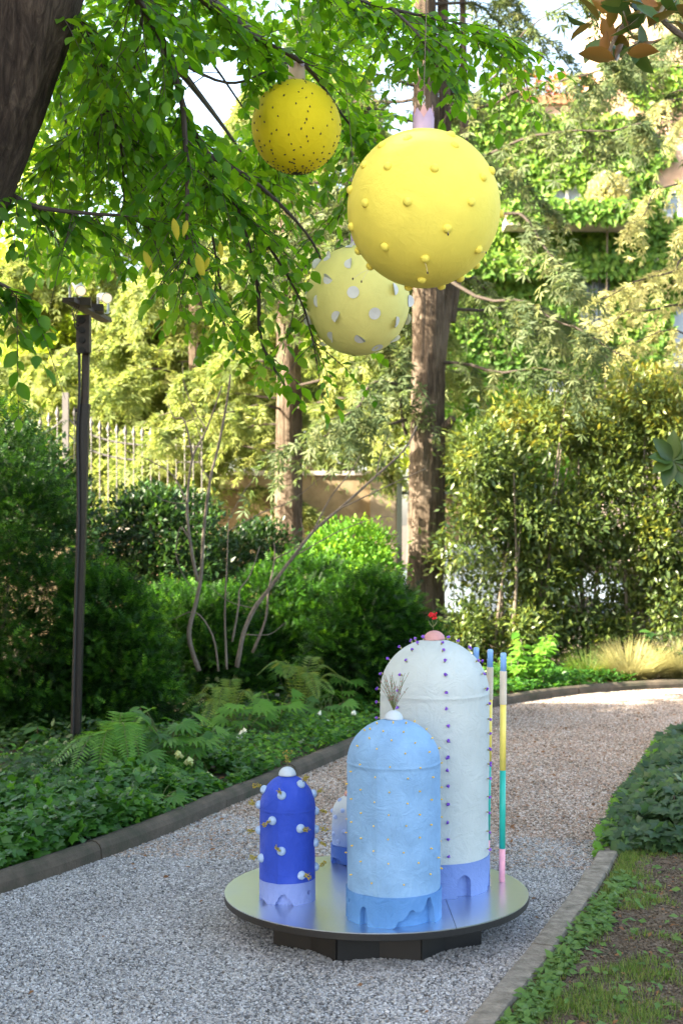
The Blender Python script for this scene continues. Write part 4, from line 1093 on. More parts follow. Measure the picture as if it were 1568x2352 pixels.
# two sheets meeting along a seam that runs from the back left to the front right
def disc_seg(a0, a1, r, z0, z1, n=64):
    V, F = [], []
    pts = [(r * math.sin(a0 + (a1 - a0) * i / n), -r * math.cos(a0 + (a1 - a0) * i / n)) for i in range(n + 1)]
    for z in (z0, z1):
        for x, y in pts: V.append(PC + Vector((x, y, z)))
    m = n + 1
    F.append(tuple(range(m, 2 * m))); F.append(tuple(range(m))[::-1])
    for i in range(m): F.append((i, (i + 1) % m, m + (i + 1) % m, m + i))
    return V, F
A0, A1 = R(27.5), R(27.5 + 180 - 52)
for a, b in ((A0, A1), (A1 + .0045, A0 + 2 * math.pi - .0045)):
    part('metal_sheet', *disc_seg(a, b, PR - .001, PT - .004, PT), M_metal, plat)
part('platform_board', *lathe(PC, [(PR - .002, PT - .032), (PR, PT - .030), (PR, PT - .0065), (PR - .002, PT - .0042)], 128), M_black, plat)
# zigzag star of black panels carrying the disc
star = [PC + Vector((math.sin(R(20 * k)), -math.cos(R(20 * k)), 0)) * (.50 if k % 2 else .43) for k in range(18)]
for k in range(18):
    a, b = star[k], star[(k + 1) % 18]
    part('support_panel', *beam(a + Vector((0, 0, .066)), b + Vector((0, 0, .066)), .012 + .0003 * k, .141), M_black, plat)

# ------------------------------------------------------------------ towers
C_TALL = (.45, .505, .50); C_TALLB = (.15, .23, .49)
C_MID = (.19, .345, .55); C_MIDB = (.08, .215, .47)
C_DARK = (.026, .066, .44); C_DARKB = (.19, .26, .55)
C_BACKB = (.045, .115, .42)
M_tall = plaster('white_plaster', C_TALL, .05)
M_tallb = plaster('periwinkle_foam', C_TALLB, .08, .15)
M_mid = plaster('sky_blue_plaster', C_MID, .14)
M_midb = plaster('mid_blue_foam', C_MIDB, .12, .2)
M_dark = plaster('cobalt_plaster', C_DARK, .14)
M_darkb = plaster('lilac_blue_foam', C_DARKB, .08, .15)
M_backb = plaster('dark_blue_foam', C_BACKB, .10, .15)
M_capw = plaster('white_cap_paint', (.46, .53, .58), .04)
M_capp = plaster('pink_cap_paint', (.52, .28, .27), .05)
M_knob = plaster('pale_blue_knob', (.34, .46, .64), .05)
def graded_plaster():
    """Small back tower: paint fading from white on top to blue below."""
    m = plaster('faded_blue_plaster', (.5, .6, .78), .06)
    nt = m.node_tree
    b = next(n for n in nt.nodes if n.type == 'BSDF_PRINCIPLED')
    g = N(nt, 'ShaderNodeTexCoord'); sp = N(nt, 'ShaderNodeSeparateXYZ'); nt.links.new(g.outputs['Object'], sp.inputs[0])
    mr = N(nt, 'ShaderNodeMapRange'); mr.inputs['From Min'].default_value = .08; mr.inputs['From Max'].default_value = .28
    nt.links.new(sp.outputs['Z'], mr.inputs['Value'])
    nt.links.new(ramp(nt, mr.outputs[0], [(.15, .25, .54), (.27, .36, .56), (.43, .48, .51)]), b.inputs['Base Color'])
    return m
M_back = graded_plaster()

class Tower:
    def __init__(s, cx, cy, r, z0, z1, zt): s.c = Vector((cx, cy, 0)); s.r, s.z0, s.z1, s.zt = r, z0, z1, zt
    def rad(s, z):
        if z <= s.z1: return s.r
        t = min(1, (z - s.z1) / (s.zt - s.z1)); return s.r * math.sqrt(max(0, 1 - t ** 2.05))
    def nrm(s, p):
        h = Vector((p.x - s.c.x, p.y - s.c.y, 0)).normalized()
        if p.z <= s.z1: return h
        hh = s.zt - s.z1; t = (p.z - s.z1) / hh
        rr = max(.001, s.rad(p.z))
        return (h * (rr / (s.r ** 2)) + Vector((0, 0, t / hh))).normalized()
    def hit(s, px, py):
        """Surface point in line with a picture point (or the nearest silhouette point)."""
        best = None
        for i in range(500):
            D = s.c.y - s.r - .05 + (s.r + .1) * i / 500
            p = P(px, py, D)
            d = math.hypot(p.x - s.c.x, p.y - s.c.y) - s.rad(min(p.z, s.zt))
            if p.z > s.zt: d = max(d, p.z - s.zt)
            if d <= 0: return p, s.nrm(p)
            if best is None or d < best[0]: best = (d, p)
        p = best[1]; p.z = min(p.z, s.zt - .004)
        h = Vector((p.x - s.c.x, p.y - s.c.y, 0)).normalized() * s.rad(p.z)
        p = Vector((s.c.x + h.x, s.c.y + h.y, p.z))
        return p, s.nrm(p)
    def body(s, amp, seed, facet=None):
        n, V, F = 120, [], []
        zs = [s.z0 - .0005] + [s.z0 + (s.z1 - s.z0) * i / 30 for i in range(1, 30)] + [s.z1 - .004, s.z1, s.z1 + .004]
        zs += [s.z1 + (s.zt - s.z1) * math.sin(math.pi / 2 * i / 22) for i in range(1, 22)]
        for z in zs:
            rr = s.rad(z)
            if abs(z - s.z1) < 1e-6: rr += .0022
            elif abs(z - s.z1) < .005: rr -= .0006
            for k in range(n):
                a = 2 * math.pi * k / n
                q = Vector((math.sin(a) * s.r, -math.cos(a) * s.r, z))
                d = amp * (noise.noise(q * 6 + Vector((seed, 0, 0))) + .5 * noise.noise(q * 17 + Vector((0, seed, 0))))
                if facet is not None:
                    da = (a - facet + math.pi) % (2 * math.pi) - math.pi
                    if 0 <= da < .35: d += .0035 * (1 - da / .35)
                r2 = max(.002, rr + d * min(1, rr / s.r * 1.4))
                V.append(s.c + Vector((math.sin(a) * r2, -math.cos(a) * r2, z + (amp * .6 * noise.noise(Vector((a * 2, seed, 1))) if z == zs[0] else 0))))
        m = len(zs)
        for i in range(m - 1):
            for k in range(n):
                k2 = (k + 1) % n
                F.append((i * n + k, i * n + k2, (i + 1) * n + k2, (i + 1) * n + k))
        V.append(s.c + Vector((0, 0, s.zt)))
        for k in range(n): F.append(((m - 1) * n + k, (m - 1) * n + (k + 1) % n, m * n))
        return V, F

def ring_base(c, r, z0, z1, cuts, t=.03):
    """Foam ring whose lower edge is cut out: cuts = list of polylines (angle in degrees, height) along the edge."""
    prof = []
    def h_at(a):
        return 0.0
    segs = sorted(cuts, key=lambda q: q[0][0])
    a = -180.0
    for cpl in segs:
        while a < cpl[0][0] - 1e-6:
            prof.append((a, 0.0)); a += 3
        for (a0, h0), (a1, h1) in zip(cpl, cpl[1:]):
            k = max(1, int(abs(a1 - a0) / 2.5))
            for i in range(k): prof.append((a0 + (a1 - a0) * i / k, h0 + (h1 - h0) * i / k))
        prof.append(cpl[-1]); a = cpl[-1][0] + 3
        if cpl[-1][1] > 0: prof.append((cpl[-1][0], 0.0))
    while a < 180: prof.append((a, 0.0)); a += 3
    V, F = [], []
    m = len(prof)
    for ad, h in prof:
        q = R(ad); w = .0012 * noise.noise(Vector((math.sin(q) * 5, math.cos(q) * 5, r)))
        for rr, z in ((r + w, z0 + h), (r + w, z1), (r - t, z1), (r - t, z0 + h)):
            V.append(Vector(c) + Vector((math.sin(q) * rr, -math.cos(q) * rr, z)))
    for i in range(m):
        j = (i + 1) % m
        a, b = i * 4, j * 4
        if abs(prof[i][0] - prof[j][0]) < 1e-6:
            F.append((a, b, b + 3, a + 3)); continue
        F += [(a, b, b + 1, a + 1), (a + 1, b + 1, b + 2, a + 2), (a + 3, b + 3, b, a)]
    n = 64; o = len(V)
    core = lathe(c, [(r - t + .001, z0 + .0002), (r - t + .001, z1 - .002)], n)
    return merge((V, F), core)
def arch(a, w, h, n=8):
    """Round-headed opening centred on angle a."""
    pl = [(a - w, 0.0), (a - w, h * .6)]
    for i in range(n + 1):
        q = math.pi * (1 - i / n); pl.append((a + w * math.cos(q), h * .6 + h * .4 * math.sin(q)))
    pl.append((a + w, h * .6)); pl.append((a + w, 0.0))
    out = []
    for p in pl:
        if not out or abs(p[0] - out[-1][0]) > 1e-4 or abs(p[1] - out[-1][1]) > 1e-4: out.append(p)
    return out
def hole(o, center, normal, rad, depth):
    """Round hole bored into a part with a boolean."""
    og = origin(o.parent)
    bm = bmesh.new()
    bmesh.ops.create_cone(bm, cap_ends=True, segments=20, radius1=rad, radius2=rad, depth=depth * 2)
    me = bpy.data.meshes.new('cutter'); bm.to_mesh(me); bm.free()
    c = bpy.data.objects.new('cutter', me); COL.objects.link(c)
    c.matrix_world = Matrix.Translation(center) @ Vector(normal).to_track_quat('Z', 'Y').to_matrix().to_4x4()
    md = o.modifiers.new('hole', 'BOOLEAN'); md.operation = 'DIFFERENCE'; md.object = c; md.solver = 'EXACT'
    bpy.context.view_layer.update()
    dg = bpy.context.evaluated_depsgraph_get()
    new = bpy.data.meshes.new_from_object(o.evaluated_get(dg))
    o.modifiers.clear()
    if len(new.polygons) > 20: o.data = new
    bpy.data.objects.remove(c)

def cap(c, z, r, h, mat, parent, tilt=0.0):
    prof = [(r * .965, 0), (r, .001)] + [(r * math.cos(math.pi / 2 * i / 10), .001 + h * math.sin(math.pi / 2 * i / 10)) for i in range(1, 10)] + [(.0015, h + .001)]
    V, F = lathe((0, 0, 0), prof, 40)
    Mx = Matrix.Rotation(tilt, 3, 'Y')
    V = [Mx @ v + Vector((c[0], c[1], z)) for v in V]
    return part('cap', V, F, mat, parent, True)

def dd(x, y): return ((700 + .76531 * x) * .66384, (2100 + .76531 * y) * .66384)     # coordinates noted in a close-up of the group
def dz(x, y): return ((860 + .25510 * x) * .66384, (2550 + .25510 * y) * .66384)
def dw(x, y): return ((1280 + .31888 * x) * .66384, (2100 + .31888 * y) * .66384)
def db(x, y): return ((780 + .63776 * x) * .66384, (150 + .63776 * y) * .66384)

T_TALL = Tower(.414, 6.36, .243, .319, 1.031, 1.272)
T_MID = Tower(.215, 5.87, .192, .294, .806, .984)
T_DARK = Tower(-.233, 6.13, .119, .264, .562, .706)
T_BACK = Tower(.049, 6.80, .094, .259, .405, .490)
ZP = PT + .0003
tall = thing('flower_tower', 'tallest tower, white plaster studded with rows of purple flowers, pink cap', 'tower', (T_TALL.c.x, T_TALL.c.y, PT))
part('tower_body', *T_TALL.body(.004, 3), M_tall, tall, True)
part('tower_base', *ring_base(T_TALL.c, .247, ZP, .3185, [arch(28, 8.2, .098), [(66, 0), (68, .02), (71, .03), (74, .062), (77, .085), (80, .06), (84, .05), (86, 0)], [(140, 0), (150, .08), (165, .03), (175, 0)], arch(-95, 8, .09)]), M_tallb, tall)
cap(T_TALL.c, T_TALL.zt - .004, .048, .040, M_capp, tall, R(-3))
mid = thing('bud_tower', 'sky blue plaster tower dotted with tiny yellow buds, in front of the white tower', 'tower', (T_MID.c.x, T_MID.c.y, PT))
part('tower_body', *T_MID.body(.0035, 11, R(-26)), M_mid, mid, True)
jag = [(-4, 0.0), (0, .005), (3, .03), (9, .034), (14, .052), (17, .07), (21, .073), (25, .062), (31, .060), (36, .070), (39, .09), (42, .112), (47, .112), (49, .09), (53, .065), (55, .03), (56.5, 0)]
mb = part('tower_base', *ring_base(T_MID.c, .197, ZP, .2935, [arch(-40, 5.6, .078), jag, [(-88, 0), (-84, .05), (-79, .055), (-76, .02), (-74, 0)], arch(120, 7, .08), [(160, 0), (165, .06), (172, .02), (176, 0)]]), M_midb, mid)
p, nv = T_MID.hit(*dd(667, 1325)); hole(mb, p, nv, .0085, .018)
cap(T_MID.c, T_MID.zt - .003, .0385, .036, M_capw, mid, R(3))
dark = thing('knob_tower', 'cobalt blue tower with pale round knobs holding yellow sprigs', 'tower', (T_DARK.c.x, T_DARK.c.y, PT))
part('tower_body', *T_DARK.body(.003, 23, R(-20)), M_dark, dark, True)
jag2 = [(-83, 0), (-80, .03), (-74, .034), (-66, .022), (-58, .014), (-50, .012), (-44, .002), (-42, 0)]
jag3 = [(-24, 0), (-21, .016), (-18, .022), (-16, .034), (-10, .048), (-2, .050), (2, .036), (8, .026), (13, .006), (15, 0)]
kb = part('tower_base', *ring_base(T_DARK.c, .1205, ZP, .2635, [jag2, jag3, [(100, 0), (110, .05), (125, .03), (132, 0)]], .024), M_darkb, dark)
p, nv = T_DARK.hit(*dd(481, 1290)); hole(kb, p, nv, .0105, .02)
cap(T_DARK.c, T_DARK.zt - .003, .038, .036, M_capw, dark)
back = thing('faded_tower', 'smallest tower, fading from white to blue, half hidden behind the sky blue tower', 'tower', (T_BACK.c.x, T_BACK.c.y, PT))
part('tower_body', *T_BACK.body(.003, 37), M_back, back, True)
part('tower_base', *ring_base(T_BACK.c, .100, ZP, .2585, [[(-72, 0), (-68, .03), (-40, .032), (-30, .016), (-16, .006), (-8, 0)], [(60, 0), (70, .04), (90, .0)]], .022), M_backb, back)
cap(T_BACK.c, T_BACK.zt - .003, .036, .034, M_capp, back)

# knobs and sprigs
def knob_mesh(name, r, mat, squash=.85):
    V, F = lathe((0, 0, 0), [(r * .9, -.004)] + [(r * math.cos(q), r * squash * math.sin(q)) for q in lerp_list(0, math.pi / 2 * .95, 7)], 20)
    for i, v in enumerate(V): V[i] = v + Vector((noise.noise(v * 90), noise.noise(v * 90 + Vector((5, 0, 0))), noise.noise(v * 90 + Vector((0, 5, 0))))) * r * .05
    return mesh_from(name, V, F, mat, True)
def aim(nv, roll=0.0):
    return (Vector(nv).to_track_quat('Z', 'Y') @ Matrix.Rotation(roll, 3, 'Z').to_quaternion()).to_euler()
M_statice = foliage('yellow_statice', [(.30, .22, .03), (.46, .36, .06), (.26, .26, .07)], tfac=.2)
M_stem = foliage('thin_green_stem', [(.10, .13, .04), (.14, .16, .06)], tfac=.1)
def sprig_geo(L, nb, seed, head=.0045, per=9, spread=.5):
    """A branching flower sprig growing along +Z: returns stem V,F and flower points."""
    rd = random.Random(seed)
    vf, pts = [], []
    for b in range(nb):
        a = rd.uniform(0, 6.28); lean = rd.uniform(.1, spread)
        d = Vector((math.cos(a) * lean, math.sin(a) * lean, 1)).normalized()
        l = L * rd.uniform(.65, 1.0)
        bend = Vector((rd.uniform(-1, 1), rd.uniform(-1, 1), rd.uniform(-.4, .3))) * l * .25
        pl = [Vector((0, 0, 0)), d * l * .5 + bend * .3, d * l + bend]
        pl = smooth_path(pl, 4)
        vf.append(tube(pl, .0008, 4, False))
        for k in range(per):
            q = pl[int(len(pl) * .35) + rd.randrange(int(len(pl) * .65))]
            pts.append(q + Vector((rd.uniform(-1, 1), rd.uniform(-1, 1), rd.uniform(-1, 1))) * head * 1.6)
    return merge(*vf), pts
def blob(c, r, rd):
    V = [Vector(c) + Vector(v) * r * rd.uniform(.6, 1.3) for v in ((1, 0, 0), (-1, 0, 0), (0, 1, 0), (0, -1, 0), (0, 0, 1), (0, 0, -1))]
    F = [(0, 2, 4), (2, 1, 4), (1, 3, 4), (3, 0, 4), (2, 0, 5), (1, 2, 5), (3, 1, 5), (0, 3, 5)]
    return V, F
def attr_rnd(me, seed=0, by=8):
    a = me.attributes.new('rnd', 'FLOAT', 'FACE'); n = len(me.polygons)
    v = np.repeat(np.random.default_rng(seed).random(n // by + 1), by)[:n].astype(np.float32)
    a.data.foreach_set('value', v)
    return me
def sprig_meshes(name, L, nb, seed, mat, head, per, spread=.5):
    (sv, sf), pts = sprig_geo(L, nb, seed, head, per, spread)
    rd = random.Random(seed + 1)
    bv, bf = merge(*[blob(p, head * rd.uniform(.7, 1.2), rd) for p in pts])
    nS = len(sf)
    V, F = merge((sv, sf), (bv, bf))
    me = mesh_from(name, V, F, M_stem); me.materials.append(mat)
    me.polygons.foreach_set('material_index', [0] * nS + [1] * len(bf))
    return attr_rnd(me, seed)
STAT = [sprig_meshes('yellow_sprig', .052, 3, 40 + i, M_statice, .0034, 12) for i in range(4)]
KN = knob_mesh('knob', .0195, M_knob, .95)
def on_tower(root, T, q, me, name, mapf, roll=None, sink=0.0, scale=1.0):
    p, nv = T.hit(*mapf(*q))
    o = put(name, me, root, loc=p - root.location - nv * sink, rot=aim(nv, random.uniform(0, 6.28) if roll is None else roll), scale=scale)
    return o, p, nv
for i, (q, dirn) in enumerate([((215, 715), (-1, .3, .35)), ((450, 795), (-.5, -.7, .9)), ((705, 645), (.6, -.2, .8)), ((965, 1000), (1, -.1, .0)), ((325, 1135), (-.7, -.7, -.35)), ((700, 1240), (.8, -.6, -.15)),
        ((120, 1265), (-1, -.2, -.15)), ((895, 1432), (1, -.2, -.1)), ((950, 1250), (1, .4, 0)), ((445, 1548), (-.35, -.6, .75)), ((180, 1640), (-1, -.3, .15)), ((960, 1760), (.8, -.2, .6)), ((715, 1875), (.9, -.6, 0)),
        ((930, 770), (.8, .5, .2)), ((150, 920), (-.9, .5, .1))]):
    o, p, nv = on_tower(dark, T_DARK, q, KN, 'knob', dz)
    d = Vector(dirn).normalized()
    # the sprig is a sub-part of its knob: undo the knob's turn for its own direction
    rotk = o.rotation_euler.to_matrix()
    dl = rotk.transposed() @ d
    put('yellow_sprig', STAT[i % 4], o, loc=(rotk.transposed() @ nv) * .016, rot=aim(dl, i * 1.3))
KN2 = knob_mesh('knob', .011, plaster('grey_blue_knob', (.30, .40, .66), .06))
for q in ((1235, 855), (1175, 1085), (1150, 1310), (1290, 1285), (1115, 1000), (1270, 1000), (1210, 1420)):
    on_tower(back, T_BACK, q, KN2, 'knob', dz)
# purple flowers on the white tower
M_purple = foliage('purple_petal', [(.12, .03, .40), (.19, .06, .58), (.30, .15, .70)], tfac=.2)
M_calyx = foliage('dry_calyx', [(.30, .30, .14), (.38, .36, .2)], tfac=.2)
def purple_flower(seed):
    rd = random.Random(seed); vf = []
    for k in range(9):
        a = rd.uniform(0, 6.28); c = Vector((math.cos(a) * .006 * rd.random(), math.sin(a) * .006 * rd.random(), .010 + .007 * rd.random()))
        vf.append(blob(c + Vector((0, .003, 0)), .0052, rd))
    nP = 9 * 8
    vf.append(lathe((0, 0, 0), [(.001, -.003), (.003, .004), (.0052, .010)], 8))
    V, F = merge(*vf)
    me = mesh_from('purple_flower', V, F, M_purple); me.materials.append(M_calyx)
    me.polygons.foreach_set('material_index', [0] * nP + [1] * (len(F) - nP))
    return attr_rnd(me, seed)
PF = [purple_flower(60 + i) for i in range(4)]
FL = [(772, 412), (783, 487), (803, 604), (808, 752), (811, 922), (820, 1090), (830, 1285), (834, 1455), (834, 1630), (519, 412), (460, 483), (400, 600), (350, 745), (322, 900), (310, 1080), (412, 390), (317, 455), (212, 578), (146, 727), (95, 890), (80, 1035), (77, 1203),
      (885, 360), (975, 400), (1055, 465), (1142, 598), (1206, 730), (1240, 885), (1260, 1058), (1268, 1215), (1271, 1367), (1271, 1552), (1271, 1700), (525, 352), (585, 360), (755, 350), (825, 345), (452, 375), (1095, 480), (1188, 598)]
FL2 = [(1105, 680), (1105, 740), (1103, 808), (1104, 887), (1108, 970), (1110, 1048), (1112, 1128), (1287, 645), (1287, 710), (1285, 776), (1285, 857), (1283, 927), (1283, 1013), (1285, 1093), (647, 766)]
for i, q in enumerate(FL): on_tower(tall, T_TALL, q, PF[i % 4], 'purple_flower', dw)
for i, q in enumerate(FL2): on_tower(tall, T_TALL, q, PF[i % 4], 'purple_flower', dd)
for k in range(30):         # the same rows go on round the back
    row = k // 10; a = R(120 + 40 * row); z = .40 + .065 * (k % 10)
    h = Vector((math.sin(a), -math.cos(a), 0))
    put('purple_flower', PF[k % 4], tall, loc=Vector((0, 0, z - PT)) + h * (T_TALL.r), rot=aim(h, k))
# yellow buds on the sky blue tower
M_bud = plain('yellow_bud', (.75, .50, .06), .8)
def bud():
    V, F = merge(lathe((0, 0, 0), [(.0012, -.002), (.003, .003), (.0034, .007), (.0015, .010)], 8), lathe((.0018, 0, 0), [(.001, -.002), (.0012, .006)], 6))
    return mesh_from('yellow_bud', V, F, M_bud, True)
BD = bud()
BL = [(757, 596), (704, 630), (818, 566), (855, 606), (908, 569), (919, 529), (862, 527), (790, 644), (915, 664), (959, 617), (1034, 596), (1022, 657), (716, 712), (848, 723), (982, 727), (1075, 705), (675, 744), (783, 769), (927, 775), (1038, 769), (657, 800), (718, 826), (845, 837), (980, 833), (1076, 815),
      (676, 868), (780, 882), (925, 888), (1032, 871), (720, 931), (842, 940), (980, 938), (677, 972), (776, 990), (920, 989), (1030, 984), (655, 1020), (720, 1045), (839, 1050), (980, 1042), (680, 1079), (775, 1103), (908, 1110), (1030, 1091), (718, 1150), (841, 1160), (974, 1156), (1062, 1133), (676, 1210), (767, 1248), (1026, 1207), (909, 1255),
      (958, 522), (790, 530), (1012, 556), (1068, 640), (1082, 950), (1083, 870), (1080, 1183), (760, 555), (650, 1110), (735, 560)]
for q in BL: on_tower(mid, T_MID, q, BD, 'yellow_bud', dd)
for k in range(24):
    a = R(100 + 11 * (k % 12) * 1.3); z = .36 + .11 * (k // 12) + .2 * (k % 2)
    h = Vector((math.sin(a), -math.cos(a), 0))
    put('yellow_bud', BD, mid, loc=Vector((0, 0, z - PT)) + h * T_MID.r, rot=aim(h, k))

# flowers standing in the caps
M_pinkdot = foliage('dusty_pink_bloom', [(.22, .09, .13), (.34, .17, .20), (.42, .26, .28)], tfac=.2)
M_red = foliage('red_bloom', [(.55, .01, .02), (.75, .02, .03), (.65, .05, .05)], tfac=.25)
gy = put('dried_flower_spray', sprig_meshes('dried_flower_spray', .16, 26, 5, M_pinkdot, .0024, 6, .55), None, loc=(T_MID.c.x, T_MID.c.y, T_MID.zt + .032))
tag(gy, 'airy spray of dusty pink dried blossom standing in the cap of the sky blue tower', 'flowers')
ye = put('yellow_flower_sprig', sprig_meshes('yellow_flower_sprig', .085, 4, 9, M_statice, .0032, 11, .45), None, loc=(T_DARK.c.x, T_DARK.c.y, T_DARK.zt + .032))
tag(ye, 'yellow flower sprig standing in the white cap of the cobalt tower', 'flowers')
rd_ = random.Random(3)
rvf = [tube([(0, 0, 0), (.002, 0, .025), (-.004, 0, .05)], .0012, 5)]
nst = len(rvf[0][1])
for k in range(26):
    c = Vector((rd_.uniform(-.019, .016), rd_.uniform(-.014, .014), .055 + rd_.uniform(0, .026)))
    rvf.append(blob(c, .0062, rd_))
for s in (-1, 1): rvf.append(tube([(0, 0, .018), (s * .014, 0, .034), (s * .020, 0, .048)], [.0016, .003, .0006], 5))
V, F = merge(*rvf)
me = mesh_from('red_flower', V, F, M_stem); me.materials.append(M_red)
me.polygons.foreach_set('material_index', [0] * nst + [1] * (26 * 8) + [0] * (len(F) - nst - 26 * 8))
attr_rnd(me, 3)
rf = put('red_flower', me, None, loc=(T_TALL.c.x - .006, T_TALL.c.y, T_TALL.zt + .034))
tag(rf, 'small red flower standing in the pink cap of the tallest tower', 'flower')

# ------------------------------------------------------------------ striped poles
M_pb = plain('blue_pole_paint', (.22, .42, .78), .45)
M_py = plain('yellow_pole_paint', (.86, .70, .14), .45)
M_pt = plain('teal_pole_paint', (.015, .42, .34), .45)
M_pp = plain('pink_pole_paint', (.80, .36, .44), .45)
PROTO = None
def pole_parts(root):
    def seg(name, a, b, r, mat, dome=False):
        prof = [(r, a), (r, b)]
        if dome: prof = [(r, a), (r, b - .012), (r * .93, b - .005), (r * .7, b - .001), (r * .2, b)]
        V, F = lathe((0, 0, 0), prof, 18)
        o = put(name, mesh_from(name, V, F, mat, False), root)
        o.data.polygons.foreach_set('use_smooth', [len(f) == 4 for f in F])
        return o
    seg('pink_section', 0, .148, .0139, M_pp); seg('teal_section', .1482, .502, .0139, M_pt)
    seg('yellow_section', .5022, .800, .0139, M_py)
    seg('blue_tip', .950, 1.034, .0137, M_pb, True)
    prof = []
    z = .800
    while z < .950:
        prof += [(.0150, z), (.0165, z + .0012), (.0165, z + .0030), (.0150, z + .0042)]; z += .0043
    V, F = lathe((0, 0, 0), prof, 18)
    put('cord_wrap', mesh_from('cord_wrap', V, F, M_string, True), root)
labels = ['striped pole standing alone at the right edge of the platform, pink foot in view', 'striped pole leaning beside the white tower, pink and teal end hidden behind it', 'striped pole mostly hidden behind the white tower, only its blue tip showing']
for i, (x, y, tilt) in enumerate(((.7246, 6.43, R(.35)), (.672, 6.605, R(1.0)), (.628, 6.70, R(.3)))):
    if i == 0:
        r0 = thing('striped_pole', labels[0], 'pole', (x, y, PT), 'striped poles on the platform'); pole_parts(r0)
    else:
        r = r0.copy(); COL.objects.link(r); r.location = (x, y, PT); r['label'] = labels[i]
        for ch in list(r0.children):
            c = ch.copy(); COL.objects.link(c); c.parent = r
    (r0 if i == 0 else r).rotation_euler = (0, tilt, 0)

# ------------------------------------------------------------------ hanging balls
M_ball1 = plaster('bright_yellow_paint', (.74, .60, .012), .05, wr=.22)
M_ball2 = plaster('lemon_paint', (.80, .70, .11), .05, wr=.22)
M_ball3 = plaster('pale_lemon_paint', (.68, .64, .20), .05, wr=.22)
M_white = plain('white_card', (.62, .63, .60), .7)
M_seed = plain('dark_seed', (.025, .016, .010), .6)
M_lilac = plain('lilac_card', (.42, .32, .50), .7)
M_pinkc = plain('pink_card', (.58, .34, .34), .7)
M_peach = plain('peach_card', (.62, .45, .36), .7)
M_wire = plain('brown_wire', (.10, .07, .05), .6)
def ball(name, label, c, r, mat, sz=1.03):
    root = thing(name, label, 'hanging ball', c)
    V, F = [], []
    nu, nv = 72, 44
    prof = [(r * math.sin(math.pi * i / nv) + 1e-4, -r * sz * math.cos(math.pi * i / nv)) for i in range(nv + 1)]
    V, F = lathe(c, prof, nu, False)
    V = [v + (v - Vector(c)).normalized() * (.004 * noise.noise(v * 3.1) + .0014 * noise.noise(v * 11)) for v in V]
    part('ball_shell', V, F, mat, root, True)
    return root
def ball_hit(c, r, px, py, sz=1.03):
    c = Vector(c); d = P(px, py, 1.0) - Vector((0, 0, CAMH)); o = Vector((0, 0, CAMH)) - c
    best = None
    dd_ = Vector((d.x, d.y, d.z / sz)); oo = Vector((o.x, o.y, o.z / sz))
    a = dd_.dot(dd_); b = 2 * dd_.dot(oo); k = oo.dot(oo) - r * r
    q = b * b - 4 * a * k
    t = (-b - math.sqrt(q)) / (2 * a) if q > 0 else -b / (2 * a)
    n = (oo + dd_ * t).normalized()
    return c + Vector((n.x * r, n.y * r, n.z * r * sz)), Vector((n.x, n.y, n.z / sz)).normalized()
def wire(root, c, z0, z1, sx=0.0):
    w = part('hanging_wire', *tube(smooth_path([(c[0], c[1], z0), (c[0] + .01 + sx * .3, c[1], z0 + (z1 - z0) * .4), (c[0] + sx, c[1] + .02, z1)], 6), .0022, 5), M_wire, root)
    vf = []
    for k in range(3):
        a = k * 1.4
        vf.append(tube([Vector((c[0] + .006 * math.sin(t) * math.cos(a), c[1] + .006 * math.sin(t) * math.sin(a), z0 + .012 * k + .010 * math.cos(t))) for t in lerp_list(0, 2 * math.pi, 10)], .0014, 5, False))
    part('chain_hook', *merge(*vf), M_steel, root)
C1 = P(680.5, 292, 7.0); R1 = .221
b1 = ball('seed_ball', 'bright yellow hanging ball covered with small dark seeds, densest underneath', C1, R1, M_ball1)
sv, sf = lathe((0, 0, 0), [(.0006, -.0052), (.0026, -.003), (.0030, .0005), (.0022, .0035), (.0005, .0052)], 8)
SEED = mesh_from('seed', [Vector((v.x, v.z, v.y * .7)) for v in sv], sf, M_seed, True)
ga = math.pi * (3 - math.sqrt(5))
ns = 285
for i in range(ns):
    u = (i + .5) / ns
    # polar angle from the bottom: density falls off upwards
    th = math.pi * .93 * (u ** 1.0) * (.34 + .66 * u)
    ph = i * ga + .25 * random.uniform(-1, 1); th += random.uniform(-.035, .035)
    n = Vector((math.sin(th) * math.cos(ph), math.sin(th) * math.sin(ph), -math.cos(th)))
    put('seed', SEED, b1, loc=Vector((n.x * R1, n.y * R1, n.z * R1 * 1.03)) + n * .0015, rot=aim(n, random.uniform(-.6, .6) + (0 if th > .9 else random.uniform(0, 3))), scale=random.uniform(1.0, 1.35))
zt = C1.z + R1 * 1.03
part('collar', *lathe((C1.x + .002, C1.y, 0), [(.0405, zt - .012), (.0405, zt + .083), (.0385, zt + .083), (.0385, zt - .012)], 28, False), M_peach, b1, True)
for k in range(5):
    a = R(-32 + 72 * k); h = Vector((math.sin(a), -math.cos(a), 0))
    V, F = lathe((0, 0, 0), [(.0002, -.0012), (.0150, -.0012), (.0150, .0012), (.0002, .0012)], 24)
    q = h.to_track_quat('Z', 'Y')
    part('collar_disc', [q @ v + C1 + Vector((.002, 0, zt + .076 - C1.z)) + h * .0422 for v in V], F, M_lilac, b1)
wire(b1, (C1.x, C1.y), zt + .085, 5.6, .04)

